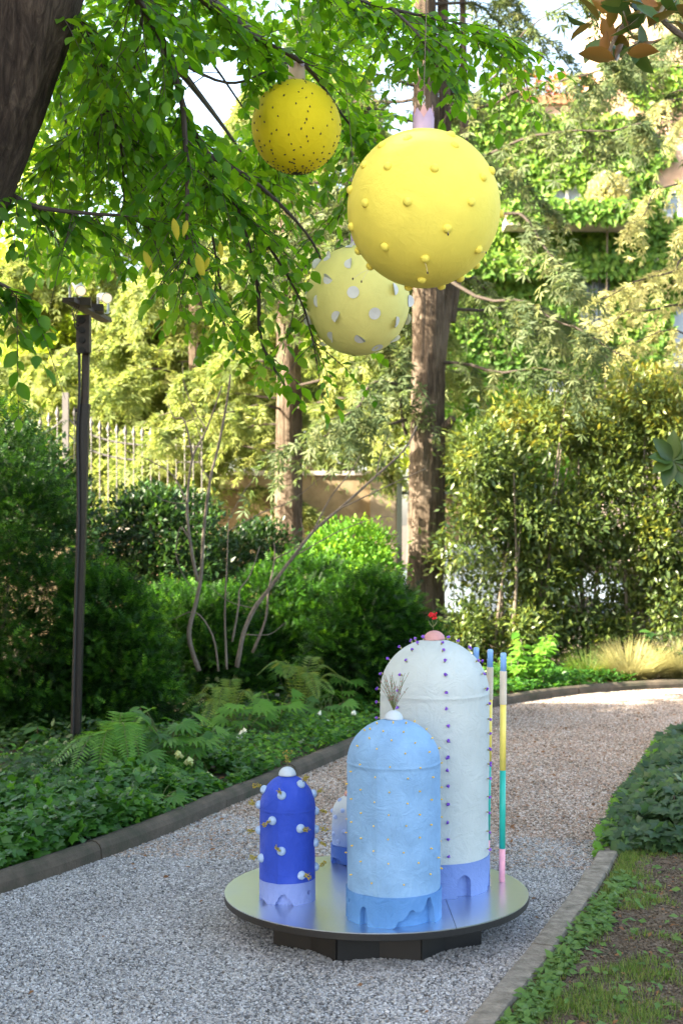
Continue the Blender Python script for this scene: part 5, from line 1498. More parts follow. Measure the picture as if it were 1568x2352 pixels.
C2 = P(972, 480, 5.9); R2 = .3165
b2 = ball('knob_ball', 'largest hanging ball, lemon yellow with yellow knobs and a lilac paper crown', C2, R2, M_ball2)
K2 = knob_mesh('knob', .0185, M_ball2, .9)
for q in ((985, 514), (1222, 497), (1242, 553), (880, 668), (1132, 678), (1396, 726), (1440, 692), (754, 660), (758, 866), (985, 859), (1330, 860), (1490, 925), (685, 995), (1200, 1005), (863, 1104), (1370, 1118), (1081, 1167), (780, 1213), (1063, 1282), (1272, 1276), (990, 1330), (678, 795), (848, 555), (1170, 1318)):
    p, nv = ball_hit(C2, R2, *db(*q)); put('knob', K2, b2, loc=p - C2, rot=aim(nv))
for k in range(22):
    n = Vector((math.cos(k * ga), abs(math.sin(k * ga)) * .9 + .15, 1 - 2 * (k + .5) / 22)).normalized()
    put('knob', K2, b2, loc=Vector((n.x * R2, n.y * R2, n.z * R2 * 1.03)), rot=aim(n))
for q, e in (((1081, 1180), (1095, 1245)), ((780, 1226), (690, 1277)), ((1370, 1130), (1412, 1136)), ((780, 1230), (737, 1292)), ((1200, 1015), (1206, 1036))):
    p, nv = ball_hit(C2, R2, *db(*q)); D = p.y - .02
    a = p + nv * .012; b = P(*db(*e), D)
    th = part('thread', *tube([a, (a + b) / 2 + Vector((0, -.01, .004)), b], .0007, 4), M_string, b2)
    part('seed', [Vector((v.x, v.y, v.z)) * 1.1 + b for v in sv], sf, M_seed, th, True)
zt = C2.z + R2 * 1.03
def petal(root, name, a, r, w, h, mat, flare=.004):
    V, F = [], []
    rows = [(0, 1), (.3, 1.04), (.5, 1), (.72, .62), (.88, .28), (1, .02)]
    for t, ww in rows:
        for j in range(7):
            s = (j / 6 - .5) * 2; aa = a + s * ww * w / 2 / r
            rr = r + flare * t + (.002 if False else 0)
            V.append(Vector((C2.x, C2.y, zt - .014 + h * t)) + Vector((math.sin(aa) * rr, -math.cos(aa) * rr, 0)))
    for i in range(len(rows) - 1):
        for j in range(6): F.append((i * 7 + j, i * 7 + j + 1, (i + 1) * 7 + j + 1, (i + 1) * 7 + j))
    n = len(V); V += [v + (Vector((C2.x, C2.y, v.z)) - v).normalized() * .0015 for v in V]
    F += [tuple(n + q for q in f)[::-1] for f in F]
    return part(name, V, F, mat, root, True)
for k in range(5): petal(b2, 'crown_petal', R(-38 + 72 * k), .0425 + .0008 * (k % 2), .060, .098, M_lilac)
for k in range(5): petal(b2, 'inner_petal', R(-2 + 72 * k), .0385, .045, .118, M_pinkc, .001)
wire(b2, (C2.x, C2.y), zt + .112, 5.1, .02)

C3 = P(821, 690, 7.2); R3 = .262
b3 = ball('disc_ball', 'pale yellow hanging ball with folded white paper discs, behind the largest ball', C3, R3, M_ball3, 1.06)
def disc(angle):
    """Paper disc, one half glued flat, the other half folded up."""
    V, F = [], []
    r, n = .030, 14
    for side, ang in ((-1, 0.0), (1, angle)):
        i0 = len(V)
        V.append(Vector((0, 0, 0)))
        for k in range(n + 1):
            a = -math.pi / 2 + math.pi * k / n
            x, y = r * math.cos(a), r * math.sin(a)
            V.append(Vector((side * x * (math.cos(ang)), y, x * math.sin(ang))) if side > 0 else Vector((-x, y, -.02 * x)))
        for k in range(n): F.append((i0, i0 + 1 + k, i0 + 2 + k))
    V = [v + Vector((0, 0, .0008)) for v in V]
    n0 = len(V); V += [v + Vector((0, 0, .0012)) for v in V]
    F += [tuple(n0 + q for q in f)[::-1] for f in F]
    return mesh_from('paper_disc', V, F, M_white)
DISC = [disc(a) for a in (.12, .8, 1.2)]
for q, kind, roll in (((610, 1102), 0, 0), ((558, 1160), 1, 1.2), ((495, 1195), 2, 0), ((676, 1195), 2, .1), ((680, 1100), 1, .5), ((558, 1275), 2, 1.1), ((692, 1350), 0, 0), ((912, 1333), 1, 3.3), ((445, 1300), 0, 0), ((443, 1330), 2, .6), ((498, 1398), 2, .0), ((808, 1465), 0, 1), ((605, 1484), 2, -.7),
        ((994, 1397), 1, 0), ((457, 1502), 2, 3), ((430, 1455), 0, 2), ((920, 1512), 1, 3.5), ((982, 1495), 1, 3.4), ((580, 1590), 2, -.5), ((731, 1600), 1, .7), ((822, 1650), 0, .5), ((915, 1600), 1, 2.6), ((538, 1628), 1, .8), ((700, 1702), 0, 0)):
    p, nv = ball_hit(C3, R3, *db(*q), sz=1.06); put('paper_disc', DISC[kind], b3, loc=p - C3, rot=aim(nv, roll))
for k in range(22):
    n = Vector((math.cos(k * ga), abs(math.sin(k * ga)) * .9 + .15, 1 - 2 * (k + .5) / 22)).normalized()
    put('paper_disc', DISC[k % 3], b3, loc=Vector((n.x * R3, n.y * R3, n.z * R3 * 1.06)), rot=aim(n, k))
zt = C3.z + R3 * 1.06
part('collar', *lathe((C3.x, C3.y, 0), [(.036, zt - .012), (.036, zt + .06), (.034, zt + .06), (.034, zt - .012)], 24, False), M_lilac, b3, True)
wire(b3, (C3.x, C3.y), zt + .06, 5.2, -.25)

# ------------------------------------------------------------------ lamp mast
def df(x, y): return (.35290 * x, 564.26 + .35290 * y)      # notes from a close-up of the mast
M_mast = surface('dark_bronze_paint', [(.005, .004, .0035), (.012, .009, .007)], rough=.45, bump=.1)
M_mast2 = surface('worn_brown_steel', [(.016, .011, .008), (.045, .027, .019)], rough=.5, bump=.2)
M_housing = plain('white_lamp_housing', (.62, .62, .58), .45)
M_bulb = emit('lit_lamp', (1.0, .72, .42), .24)
D0 = 10.35
mast = thing('lamp_mast', 'tall dark telescopic lighting mast with two lit spotlights, standing in the bed', 'lamp post', P(172, 1738, D0))
bot, t1, t2 = P(173, 1738, D0), P(195.5, 931, D0), P(199.5, 745, D0)
part('lower_tube', *beam(bot, t1, .066, .066), M_mast, mast)
part('upper_tube', *beam(t1 - (t2 - t1) * .2, t2, .05, .05), M_mast2, mast)
part('tube_collar', *beam(t1 - Vector((0, 0, .03)), t1 + Vector((.0005, 0, .008)), .074, .074), M_mast, mast)
for yy in (1072, 1150):
    q = P(*df(508, yy), D0 - .01)
    part('clamp_knob', *merge(tube([q + Vector((-.02, 0, 0)), q + Vector((.03, 0, 0))], [.013, .017], 10), tube([q + Vector((.03, 0, 0)), q + Vector((.06, 0, 0))], .006, 8)), M_black, mast)
part('power_cable', *tube(smooth_path([P(181 - .02, 760, D0 - .05), P(183, 900, D0 - .06), P(178, 1000, D0 - .06), P(180, 1200, D0 - .06), P(172, 1450, D0 - .06), P(166, 1735, D0 - .06)], 6), .012, 6), M_black, mast)
ba, bb = P(157, 688, 9.9), P(245, 736, 10.9)
part('cross_bar', *beam(ba, bb, .085, .03), M_mast2, mast)
jb = part('socket_box', *box(P(193, 768, D0 - .06), (.095, .09, .27)), M_mast2, mast)
for k in range(4):
    q = P(189, 735 + 23 * k, D0 - .107)
    part('socket', *tube([q, q - Vector((0, .012, 0))], .024, 12), M_black, jb)
for (x, y), D in (((548, 372), 10.12), ((632, 413), 10.5)):
    part('ballast_box', *box(P(*df(x, y), D), (.10, .16, .055), R(8)), M_mast2, mast)
def spot(a, lens, r, D):
    """Spotlight: housing from its back a to its lens."""
    d = (lens - a).normalized()
    hs = part('spotlight', *tube([a - d * .02, a, a + (lens - a) * .3, a + (lens - a) * .32, lens - d * .03, lens - d * .028, lens], [r * .5, r * .78, r * .82, r * .92, r * .92, r * 1.12, r * 1.12], 20), M_housing, mast, False)
    part('lens', *tube([lens - d * .001, lens + d * .004], r * .93, 20), M_bulb, hs)
    for s in (-1, 1):
        sd = d.cross(Vector((0, 0, 1))).normalized() * s * (r * 1.12)
        m = a + (lens - a) * .45
        part('yoke_arm', *beam(m + sd, m + sd * .9 - Vector((0, 0, .12)), .008, .016), M_steel, hs)
    part('yoke_base', *beam(a + (lens - a) * .45 - Vector((0, 0, .12)) + d.cross(Vector((0, 0, 1))).normalized() * r * 1.1, a + (lens - a) * .45 - Vector((0, 0, .12)) - d.cross(Vector((0, 0, 1))).normalized() * r * 1.1, .016, .008), M_steel, hs)
spot(P(163, 628, 10.35), P(186, 668, 9.98), .035, D0)
spot(P(231, 681, 10.85), P(246, 685, 10.6), .036, D0)
for k in range(3):
    part('loose_cable', *tube(smooth_path([P(175 + 4 * k, 700, 10.1), P(166 + 3 * k, 715 + 9 * k, 10.15), P(174, 735 + 9 * k, 10.2), P(184, 742 + 6 * k, D0 - .09)], 5), .004, 5), M_black, mast)

# ------------------------------------------------------------------ ground cover and small plants
LK = [(p.x, p.y) for p in LEFT_KERB]; RK = [(p.x, p.y) for p in RIGHT_KERB]
def off_left(t, d):
    """Point d metres behind the bed kerb at path parameter t (0..1)."""
    f = t * (len(LEFT_KERB) - 1.001); i = int(f); p = LEFT_KERB[i].lerp(LEFT_KERB[i + 1], f - i); dr = (LEFT_KERB[i + 1] - LEFT_KERB[i]).normalized()
    return p + Vector((-dr.y, dr.x, 0)) * d
def at_px(x, y, z=.05):
    """Ground point seen at (x, y)."""
    D = (CAMH - z) * FPX / (y - 1196); q = P(x, y, D); q.z = z; return q
def in_frame(x, y, m=.26): return abs(x) < m * y + .2

def cover(name, pts, size, tv, tf, mat, label=None, cat=None, hmax=.15, seed=0, tilt=.45, flat=1.0, smooth=False, hang=.0, parent=None):
    pts = np.asarray(pts); n = len(pts)
    a = rng.uniform(0, 2 * math.pi, n)
    d = np.stack([np.cos(a), np.sin(a) - .25, rng.normal(size=n) * .35 - hang], 1)
    nr = norm(np.array([0, -.35, flat]) + rng.normal(size=(n, 3)) * tilt)
    o = scatter(name, tv, tf, pts, frames(d, nr), size * (.55 + .8 * rng.random(n)), mat, parent, np.clip(.55 * noise01(pts, 2.6, 3) + .45 * rng.random(n), 0, 1), kind='stuff', smooth=smooth)
    return tag(o, label, cat)

# ivy carpet along the bed kerb at the left, and mixed cover farther along
def bed_points(n, t0, t1, d0, d1, hfun):
    out = []
    while len(out) < n:
        t = random.uniform(t0, t1); d = d0 + (d1 - d0) * random.random()
        p = off_left(t, d)
        if not in_frame(p.x, p.y): continue
        h = hfun(p, d)
        if h <= 0: continue
        out.append((p.x, p.y, .05 + h * (random.random() ** .7)))
    return out
def hump(p, d):
    g = noise.noise(Vector((p.x * 1.8, p.y * 1.8, 2))) + .5 * noise.noise(Vector((p.x * 5, p.y * 5, 2)))
    if g < -.28 - .25 * random.random(): return 0
    return (.06 + .22 * max(0, .5 + .6 * g)) * min(1, .25 + d * 3)
ivy_pts = bed_points(13000, .12, .40, .10, 1.3, hump)
cover('ivy_ground_cover', ivy_pts, .060, IVY_V, IVY_F, F_ivy)
cover('leafy_ground_cover', bed_points(10000, .34, .62, .10, 1.7, hump), .055, LEAF2_V, LEAF2_F, F_ivy)
cover('pale_ground_cover', bed_points(2600, .30, .62, .10, .55, hump), .045, LEAF2_V, LEAF2_F, F_bright)
cover('shade_ground_cover', bed_points(9000, .30, .66, 1.0, 3.2, lambda p, d: .12 + .2 * (.5 + .5 * noise.noise(Vector((p.x * 1.2, p.y * 1.2, 5))))), .065, LEAF2_V, LEAF2_F, F_dark)  # darkened leaf colour stands for the shade at the yews' feet
cover('far_ground_cover', bed_points(4200, .62, .80, .10, 1.3, lambda p, d: .06 + .16 * (.5 + .5 * noise.noise(Vector((p.x * 1.6, p.y * 1.6, 8))))), .065, LEAF2_V, LEAF2_F, F_ivy)
# leaf litter in the beds
M_litter = foliage('dead_leaf', [(.09, .045, .02), (.16, .08, .035), (.24, .12, .05)], tfac=.1)
def litter(name, pts, size): return cover(name, pts, size, LEAF2_V, LEAF2_F, M_litter, tilt=.25, hmax=.01)
litter('bed_leaf_litter', [(p.x, p.y, .055) for p in (off_left(random.uniform(.1, .8), random.uniform(.12, 1.5)) for _ in range(700))], .05)
gl = []
while len(gl) < 420:
    x, y = random.uniform(-2, 4), random.uniform(5, 14)
    if edge_at(lk, min(y, 14))[0] + .06 < x < edge_at(rk, min(y, 13))[0] - .04 and math.hypot(x - PC.x, y - PC.y) > PR + .03 and (y > 7.6 or random.random() < .3): gl.append((x, y, .012))
litter('fallen_leaf_litter', gl, .032)

# ivy mound on the right
imx = []
def mound_h(x, y):
    e = x - (edge_at(rk, min(max(y, 3.1), 13))[0] + .10) if y < 13 else 1
    if e < -.14 or y < 7.55 or y > 12.9: return 0
    return max(.05, min(.46, .10 + .42 * (e + .14) ** .7)) * min(1, .35 + (y - 7.55) * 1.6) * (.75 + .4 * noise.noise(Vector((x * 2, y * 2, 1))))
ivm = thing('ivy_mound', 'dense mound of dark ivy spilling over the right kerb', 'ivy', (2.6, 9.2, .03))
while len(imx) < 7500:
    x, y = random.uniform(1.2, 5.2), random.uniform(7.5, 13.2)
    if not in_frame(x, y, .27): continue
    h = mound_h(x, y)
    if h > .03: imx.append((x, y, .03 + h * random.random() ** .35))
imx = np.array(imx)
n = len(imx)
d = np.stack([rng.normal(size=n) - .3, rng.normal(size=n) - .5, rng.normal(size=n) * .3 - .35], 1); nr = norm(np.array([-.25, -.55, .8]) + rng.normal(size=(n, 3)) * .35)
fr2 = frames(d, nr); s2 = .076 * (.55 + .75 * rng.random(n)); r2 = np.clip(.35 * noise01(imx, 2.5) + .65 * rng.random(n) ** 1.5 + .1, 0, 1)
fringe = np.array([x - edge_at(rk, min(max(y, 3.1), 13))[0] < .02 and random.random() < .8 for x, y, z in imx])
order = np.argsort(imx[:, 1] - imx[:, 2] * 2)[:280]; mask = np.ones(n, bool); mask[order] = False
scatter('leaves', IVY_V, IVY_F, imx[mask & ~fringe], fr2[mask & ~fringe], s2[mask & ~fringe], F_ivy2, ivm, r2[mask & ~fringe], kind='stuff')
scatter('young_leaves', IVY_V, IVY_F, imx[mask & fringe], fr2[mask & fringe], s2[mask & fringe] * .7, F_bright, ivm, r2[mask & fringe], kind='stuff')
IVL = [scatter_mesh('leaf', IVY_V, IVY_F, [(0, 0, 0)], np.eye(3)[None], [1.0], F_ivy2 if v < .8 else F_bright, [v]) for v in (.1, .35, .6, .85)]
og = Vector(origin(ivm))
for i in order:
    o = bpy.data.objects.new('leaf', IVL[3 if fringe[i] else int(r2[i] * 2.99)]); COL.objects.link(o); o.parent = ivm
    o.location = Vector(imx[i]) - og; o.rotation_euler = Matrix(fr2[i].tolist()).to_euler(); o.scale = (s2[i],) * 3
vines = []
for k in range(26):
    a = Vector(imx[order[k * 9]]); vines.append(tube(smooth_path([(a.x + .1, a.y + .25, .04), (a.x + .03, a.y + .08, a.z * .5), a], 3), .004, 5, False))
part('vines', *merge(*vines), B_twig, ivm, kind='stuff')

# grass, weeds and clover on the lawn
def lawn_ok(x, y): return x > edge_at(rk, min(max(y, 3.1), 13))[0] + .10 and in_frame(x, y, .27) and (y < 7.6 or mound_h(x, y) < .02)
gp, wp, cp = [], [], []
tries = 0
while len(gp) < 15000 and tries < 400000:
    tries += 1
    x, y = random.uniform(.2, 2.4), random.uniform(4.7, 8.0)
    if not lawn_ok(x, y): continue
    e = x - edge_at(rk, y)[0] - .1
    dn = noise.noise(Vector((x * 2.6, y * 2.6, 3))) + .45 * noise.noise(Vector((x * 9, y * 9, 3))) + (.35 if e < .10 else 0) + (.12 if y < 5.6 else 0)
    if dn > .02 + .65 * random.random(): gp.append((x, y, .03))
    if len(wp) < 1700 and ((e < .10 + .16 * noise.noise(Vector((y * 3, 1, 1))) and random.random() < .5) or random.random() < .012) and y < 7.2 and (y < 6.6 or e > .05): wp.append((x, y, .035 + .03 * random.random()))
gp = np.array(gp); n = len(gp)
a = rng.uniform(0, 6.28, n)
d = np.stack([np.cos(a) * .8, np.sin(a) * .8, .45 + .9 * rng.random(n)], 1)
o = scatter('grass', BLADE_V, BLADE_F, gp, frames(d, norm(np.stack([np.cos(a), np.sin(a), np.full(n, 1.5)], 1))), np.stack([.04 + .02 * rng.random(n), .016 + .030 * rng.random(n), .03 + 0 * a], 1), F_grass, None, rng.random(n), kind='stuff')
F_weed = foliage('weed_leaf', [(.05, .11, .025), (.08, .16, .035), (.12, .19, .06)], tfac=.25)
cover('lawn_weeds', wp, .042, LEAF2_V, LEAF2_F, F_weed, tilt=.3)
litter('lawn_litter', [(x, y, .036) for x, y in ((random.uniform(.4, 2.2), random.uniform(4.8, 8)) for _ in range(900)) if lawn_ok(x, y)], .024)

# ornamental grasses at the far right of the path
for i, (x, y, r) in enumerate(((1460, 1560, .46), (1580, 1556, .46), (1360, 1558, .34))):
    c = at_px(x, y + 8)
    c.y += .28
    g = thing('grass_tuft', ['straw-coloured fountain grass leaning over the far kerb', 'straw-coloured fountain grass cut by the right edge of the view', 'dark green strappy tuft beside the straw-coloured grass'][i], 'grass tuft', c)
    n = 1700 if i < 2 else 600
    a = rng.uniform(0, 6.28, n); rr_ = np.sqrt(rng.random(n)) * r * .5
    pos = np.stack([c.x + np.cos(a) * rr_, c.y + np.sin(a) * rr_ * .6, np.full(n, .05)], 1)
    d = np.stack([np.cos(a) * .6 + rng.normal(size=n) * .25 + .15, np.sin(a) * .6 - .35 + rng.normal(size=n) * .25, .75 + .5 * rng.random(n)], 1)
    nr = np.stack([-np.cos(a), -np.sin(a), np.full(n, 1.2)], 1)
    scl = np.stack([np.full(n, .16), r * (.65 + .5 * rng.random(n)), np.full(n, -1.0) * r * 1.1], 1)
    scatter('blades', BLADE_V, BLADE_F, pos, frames(d, nr), scl, F_straw if i < 2 else F_grass, g, rng.random(n), kind='stuff')

# bright green leafy plant in front of the hedge, and its neighbours
def leafy(name, label, px_, py, D, w, h, n, size, mat, tv=LEAF_V, tf=LEAF_F, group=None, seed=0):
    c = P(px_, py, D); base = Vector((c.x, c.y, .05))
    root = thing(name, label, 'plant', base, group)
    rd = random.Random(seed)
    pos, dirs, nrm_ = [], [], []
    ns = max(3, int(n / 16))
    for s in range(ns):
        a = rd.uniform(0, 6.28); q = base + Vector((math.cos(a) * w * .25 * rd.random(), math.sin(a) * w * .25 * rd.random(), 0))
        e = base + Vector((math.cos(a) * w * rd.uniform(.2, 1), math.sin(a) * w * rd.uniform(.2, .8), h * rd.uniform(.5, 1)))
        pl = smooth_path([q, q.lerp(e, .55) + Vector((0, 0, h * .08)), e], 4)
        part('stem', *tube(pl, list(np.linspace(.006, .002, len(pl))), 5), B_twig, root)
        m = n // ns
        for k in range(m):
            f = .3 + .7 * (k + .5) / m; p = pl[min(int(f * (len(pl) - 1)), len(pl) - 1)]
            b = rd.uniform(0, 6.28)
            pos.append(p + Vector((0, 0, rd.uniform(-.03, .03)))); dirs.append((math.cos(b), math.sin(b), rd.uniform(-.5, .15))); nrm_.append((rd.gauss(0, .3), rd.gauss(-.3, .3), 1))
    pos = npts(pos); m = len(pos)
    scatter('leaves', tv, tf, pos, frames(dirs, nrm_), size * (.6 + .7 * rng.random(m)), mat, root, rng.random(m), kind='stuff')
    return root
leafy('hydrangea_bush', 'bright green broad-leaved bush in front of the dark hedge', 1225, 1560, 14.9, .36, .62, 230, .115, F_bright, seed=1)
leafy('hydrangea_bush', 'smaller bright green bush just right of the striped poles', 1175, 1590, 14.6, .22, .36, 110, .10, F_bright, seed=2)
leafy('euonymus_bush', 'low green bush at the hedge foot, far right', 1530, 1530, 16.0, .42, .55, 170, .11, F_dark, seed=3)

# plants of the left bed: tall leafy stems, hellebores, bleeding hearts
def d8(x, y): return (.5292 * x, 1327.6 + .5292 * y)
def stem_plant(label, base, top, n, size, mat, seed):
    """Upright stem with pairs of drooping leaves."""
    rd = random.Random(seed)
    b, t = Vector(base), Vector(top)
    root = thing('tall_leafy_stem', label, 'plant', b)
    pl = smooth_path([b, b.lerp(t, .5) + Vector((rd.uniform(-.03, .03), 0, 0)), t], 5)
    part('stem', *tube(pl, list(np.linspace(.007, .003, len(pl))), 6), plain('reddish_stem', (.12, .06, .03), .7), root)
    me = scatter_mesh('leaf', LEAF_V, LEAF_F, [(0, 0, 0)], np.eye(3)[None], [1.0], mat, [rd.random()], True)
    for k in range(n):
        f = .25 + .75 * (k // 2) / max(1, (n // 2 - 1)); p = pl[min(int(f * (len(pl) - 1)), len(pl) - 1)]
        a = 2.2 * (k // 2) + math.pi * (k % 2) + rd.uniform(-.3, .3)
        o = bpy.data.objects.new('leaf', me); COL.objects.link(o); o.parent = root
        o.location = p - b; s = size * rd.uniform(.8, 1.2) * (1.1 - .4 * f)
        o.rotation_euler = Matrix(frames([(math.cos(a), math.sin(a), -.35)], [(0, -.4, 1)])[0].tolist()).to_euler(); o.scale = (s * .9, s, s)
for i, (bx, by, tx, ty, n, s, mt, lab) in enumerate(((115, 800, 165, 650, 14, .15, F_ivy, 'leafy stem at the far left of the bed, beside the leftmost yew'), (640, 830, 610, 560, 14, .15, F_ivy, 'tall leafy stem rising out of the fern beside the hellebores'), (1085, 570, 1072, 345, 12, .15, F_bright, 'brightest tall leafy stem, in front of the bare shrub'), (1320, 430, 1325, 265, 14, .14, F_ivy, 'leafy stem in front of the rounded yews'))):
    q = at_px(*d8(bx, by)); tpt = P(*d8(tx, ty), q.y); stem_plant(lab, q, tpt, n, s, mt, i + 70)

def palmate(n=7, spread=150):
    V, F = [], []
    for k in range(n):
        a = R(-spread / 2 + spread * k / (n - 1)); L = 1.0 - .25 * abs(k - (n - 1) / 2) / (n / 2)
        c, s_ = math.cos(a), math.sin(a)
        i0 = len(V)
        for x, y, z in ((0, .02, 0), (.12, .5, .03), (0, 1, -.10), (-.12, .5, .03), (0, .5, -.01)):
            V.append(((x * c + y * s_) * L, (-x * s_ + y * c) * L, z))
        F += [(i0, i0 + 1, i0 + 4), (i0 + 1, i0 + 2, i0 + 4), (i0 + 2, i0 + 3, i0 + 4), (i0 + 3, i0, i0 + 4)]
    return V, F
PAL_V, PAL_F = palmate()
PALM = [scatter_mesh('leaf', PAL_V, PAL_F, [(0, 0, 0)], np.eye(3)[None], [1.0], F_ivy, [v]) for v in (.45, .7, .95)]
PALB = [scatter_mesh('leaf', PAL_V, PAL_F, [(0, 0, 0)], np.eye(3)[None], [1.0], F_bright, [v]) for v in (.1, .4)]
M_hell = foliage('pale_green_flower', [(.40, .46, .20), (.55, .58, .32)], tfac=.3)
M_bleed = foliage('white_heart_flower', [(.70, .72, .66), (.80, .80, .76)], tfac=.3)
def rosette(name, label, base, n, size, h, meshes, seed, group=None):
    rd = random.Random(seed); b = Vector(base)
    root = thing(name, label, 'plant', b, group)
    for k in range(n):
        a = 2.4 * k + rd.uniform(-.3, .3); r = size * rd.uniform(.5, 1.3)
        tip = b + Vector((math.cos(a) * r, math.sin(a) * r, h * rd.uniform(.55, 1.05)))
        lf = put('leaf', meshes[k % len(meshes)], root, loc=tip - b, rot=Matrix(frames([(math.cos(a), math.sin(a), -.30)], [(0, -.35, 1)])[0].tolist()).to_euler(), scale=size * rd.uniform(.75, 1.2))
        part('leaf_stalk', *tube(smooth_path([b + Vector((0, 0, .0)), b.lerp(tip, .5) + Vector((0, 0, h * .25)), tip], 3), .003, 5, False), M_stem, root)
    return root
for i, (x, y, n, s, h, mm, lab) in enumerate(((720, 850, 14, .15, .30, PALM, 'hellebore with large dark fingered leaves and pale flowers, behind the ivy'), (830, 850, 10, .12, .24, PALM, 'hellebore nearest the kerb with drooping pale green flowers'), (940, 560, 12, .15, .36, PALM, 'hellebore in the shade below the bare shrub'), (690, 990, 8, .10, .10, PALM, 'low dark hellebore at the kerb joint'), (600, 900, 8, .13, .18, PALM, 'dark hellebore between the fern and the ivy'),
        (1190, 690, 12, .13, .26, PALB, 'bleeding heart with pale cut leaves and white flowers, nearest the kerb'), (1050, 720, 11, .13, .24, PALB, 'bleeding heart left of its neighbours, near the second fern'), (1250, 560, 11, .13, .30, PALB, 'bright cut-leaved plant beside the farthest fern'), (1420, 640, 11, .12, .22, PALM, 'bleeding heart with white flowers close to the white tower'), (1500, 600, 9, .11, .25, PALM, 'leafy plant behind the white tower by the kerb'))):
    q = at_px(*d8(x, y + 25)); rosette('hellebore' if 'hellebore' in lab else 'bleeding_heart' if 'heart' in lab else 'leafy_plant', lab, q, n + 3, s * 1.15, h * 1.45, mm, 90 + i)
def flower_head(mat, r, seed):
    rd = random.Random(seed); V, F = merge(blob((0, 0, 0), r, rd), blob((r * .6, 0, -r * .5), r * .7, rd), blob((-r * .6, 0, -r * .5), r * .7, rd))
    return attr_rnd(mesh_from('flower', V, F, mat), seed)
HF = flower_head(M_hell, .030, 1); BF = flower_head(M_bleed, .0200, 2)
def flowers_on(rootlabel, mesh, qs, stalk=True):
    root = next(o for o in bpy.data.objects if o.get('label') == rootlabel)
    b = origin(root)
    for (x, y) in qs:
        p = P(*d8(x, y), b.y - .25)
        put('flower', mesh, root, loc=p - b, rot=(random.uniform(-.4, .4), random.uniform(-.4, .4), random.uniform(0, 6)))
        part('flower_stalk', *tube(smooth_path([b, b.lerp(p, .6) + Vector((0, .05, .10)), p + Vector((0, 0, .015))], 4), .002, 4, False), M_stem, root)
flowers_on('hellebore with large dark fingered leaves and pale flowers, behind the ivy', HF, [(730, 862), (775, 765), (700, 905), (820, 792), (770, 890)])
flowers_on('hellebore nearest the kerb with drooping pale green flowers', HF, [(832, 866), (905, 858), (870, 935), (850, 870)])
flowers_on('hellebore in the shade below the bare shrub', HF, [(830, 523), (862, 542), (942, 438), (1020, 430), (900, 440), (880, 540)])
flowers_on('bleeding heart with pale cut leaves and white flowers, nearest the kerb', BF, [(1162, 768), (1195, 750), (1212, 750), (1233, 746), (1284, 702), (1298, 706), (1312, 708)])
flowers_on('bleeding heart left of its neighbours, near the second fern', BF, [(1040, 685), (1050, 672), (1060, 662), (1035, 690)])
flowers_on('bleeding heart with white flowers close to the white tower', BF, [(1450, 686), (1462, 686), (1470, 645), (1484, 650), (1496, 655), (1507, 656), (1458, 640), (1418, 622), (1535, 585), (1388, 585)])

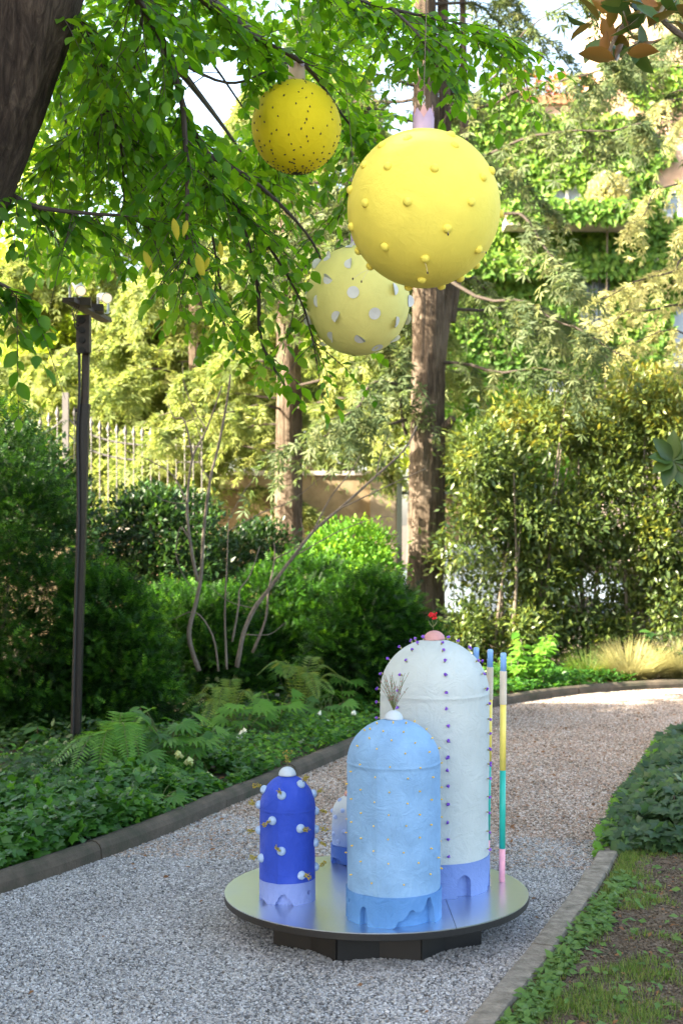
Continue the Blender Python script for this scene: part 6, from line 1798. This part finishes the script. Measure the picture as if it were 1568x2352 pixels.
# ferns: every frond is a part of its fern
F_fern = foliage('fern_frond', [(.05, .15, .025), (.085, .23, .04), (.15, .31, .06)], [(.15, .36, .03), (.22, .44, .04)], .35)
F_fern_g = foliage('golden_fern_frond', [(.05, .13, .02), (.10, .20, .035), (.17, .26, .05)], [(.3, .4, .05), (.4, .42, .07)], .4)
def frond(root, a, b, up, width, mat, seed):
    """Arching frond from a to b with two rows of leaflets."""
    rd = random.Random(seed)
    a, b = Vector(a), Vector(b)
    pl = smooth_path([a, a.lerp(b, .45) + Vector((0, 0, up)), b], 10); m = len(pl)
    L = sum((q - p).length for p, q in zip(pl, pl[1:]))
    ns = int(L / .023)
    Pp, Dd, Nn, Ss = [], [], [], []
    for k in range(ns):
        f = .12 + .88 * k / ns
        g = min(f * (m - 1), m - 1.001); i = int(g); p = pl[i].lerp(pl[i + 1], g - i); d = (pl[i + 1] - pl[i]).normalized()
        s = d.cross(Vector((0, 0, 1))); s = s.normalized() if s.length > .05 else Vector((1, 0, 0)); nm = s.cross(d)
        w = width * math.sin(math.pi * min(1, .18 + .82 * f) ) ** .8 * (1.0 if f < .9 else .8) + .008
        for sg in (-1, 1):
            Pp.append(p); Dd.append(s * sg + d * .35 + Vector((0, 0, -.15))); Nn.append(nm + Vector((rd.gauss(0, .12), rd.gauss(0, .12), 0))); Ss.append((.027, w, w * .5))
    og = np.array(origin(root))
    me = scatter_mesh('frond', LEAF2_V, LEAF2_F, npts(Pp) - og, frames(npts(Dd), npts(Nn)), np.array(Ss), mat, np.clip(rd.random() * .35 + .65 * rng.random(len(Pp)), 0, 1))
    o = put('frond', me, root)
    part('midrib', *tube(pl, list(np.linspace(.004, .001, m)), 5, False), M_stem, o)
def fern(label, bx, by, tips, mat, width, seed):
    b = at_px(*d8(bx, by)); root = thing('fern', label, 'fern', b, 'ferns in the bed')
    for k, (x, y, dd_) in enumerate(tips):
        frond(root, b + Vector((0, 0, .05)), P(*d8(x, y), b.y + dd_) + Vector((0, 0, .03)), .24 + .04 * (k % 3), width, mat, seed + k)
fern('dark green fern nearest the viewer, beside the lamp mast', 510, 900, [(225, 840, -.3), (310, 862, -.45), (415, 915, -.55), (540, 640, .1), (600, 690, .2), (560, 830, -.5), (470, 700, .3), (700, 720, .1), (620, 850, -.4)], F_fern, .115, 300)
fern('golden green fern in the middle of the bed', 990, 700, [(780, 600, -.2), (850, 560, .1), (940, 640, -.5), (1120, 570, .2), (1150, 620, -.1), (1010, 560, .3), (880, 660, -.5)], F_fern_g, .10, 320)
fern('golden green fern farthest along the bed, fronds arching right', 1300, 640, [(1535, 472, -.1), (1470, 435, .1), (1405, 408, .2), (1300, 420, .3), (1170, 410, .1), (1110, 440, 0), (1450, 520, -.3), (1240, 450, -.2), (1380, 540, -.4)], F_fern_g, .11, 340)
bpy.context.view_layer.update()
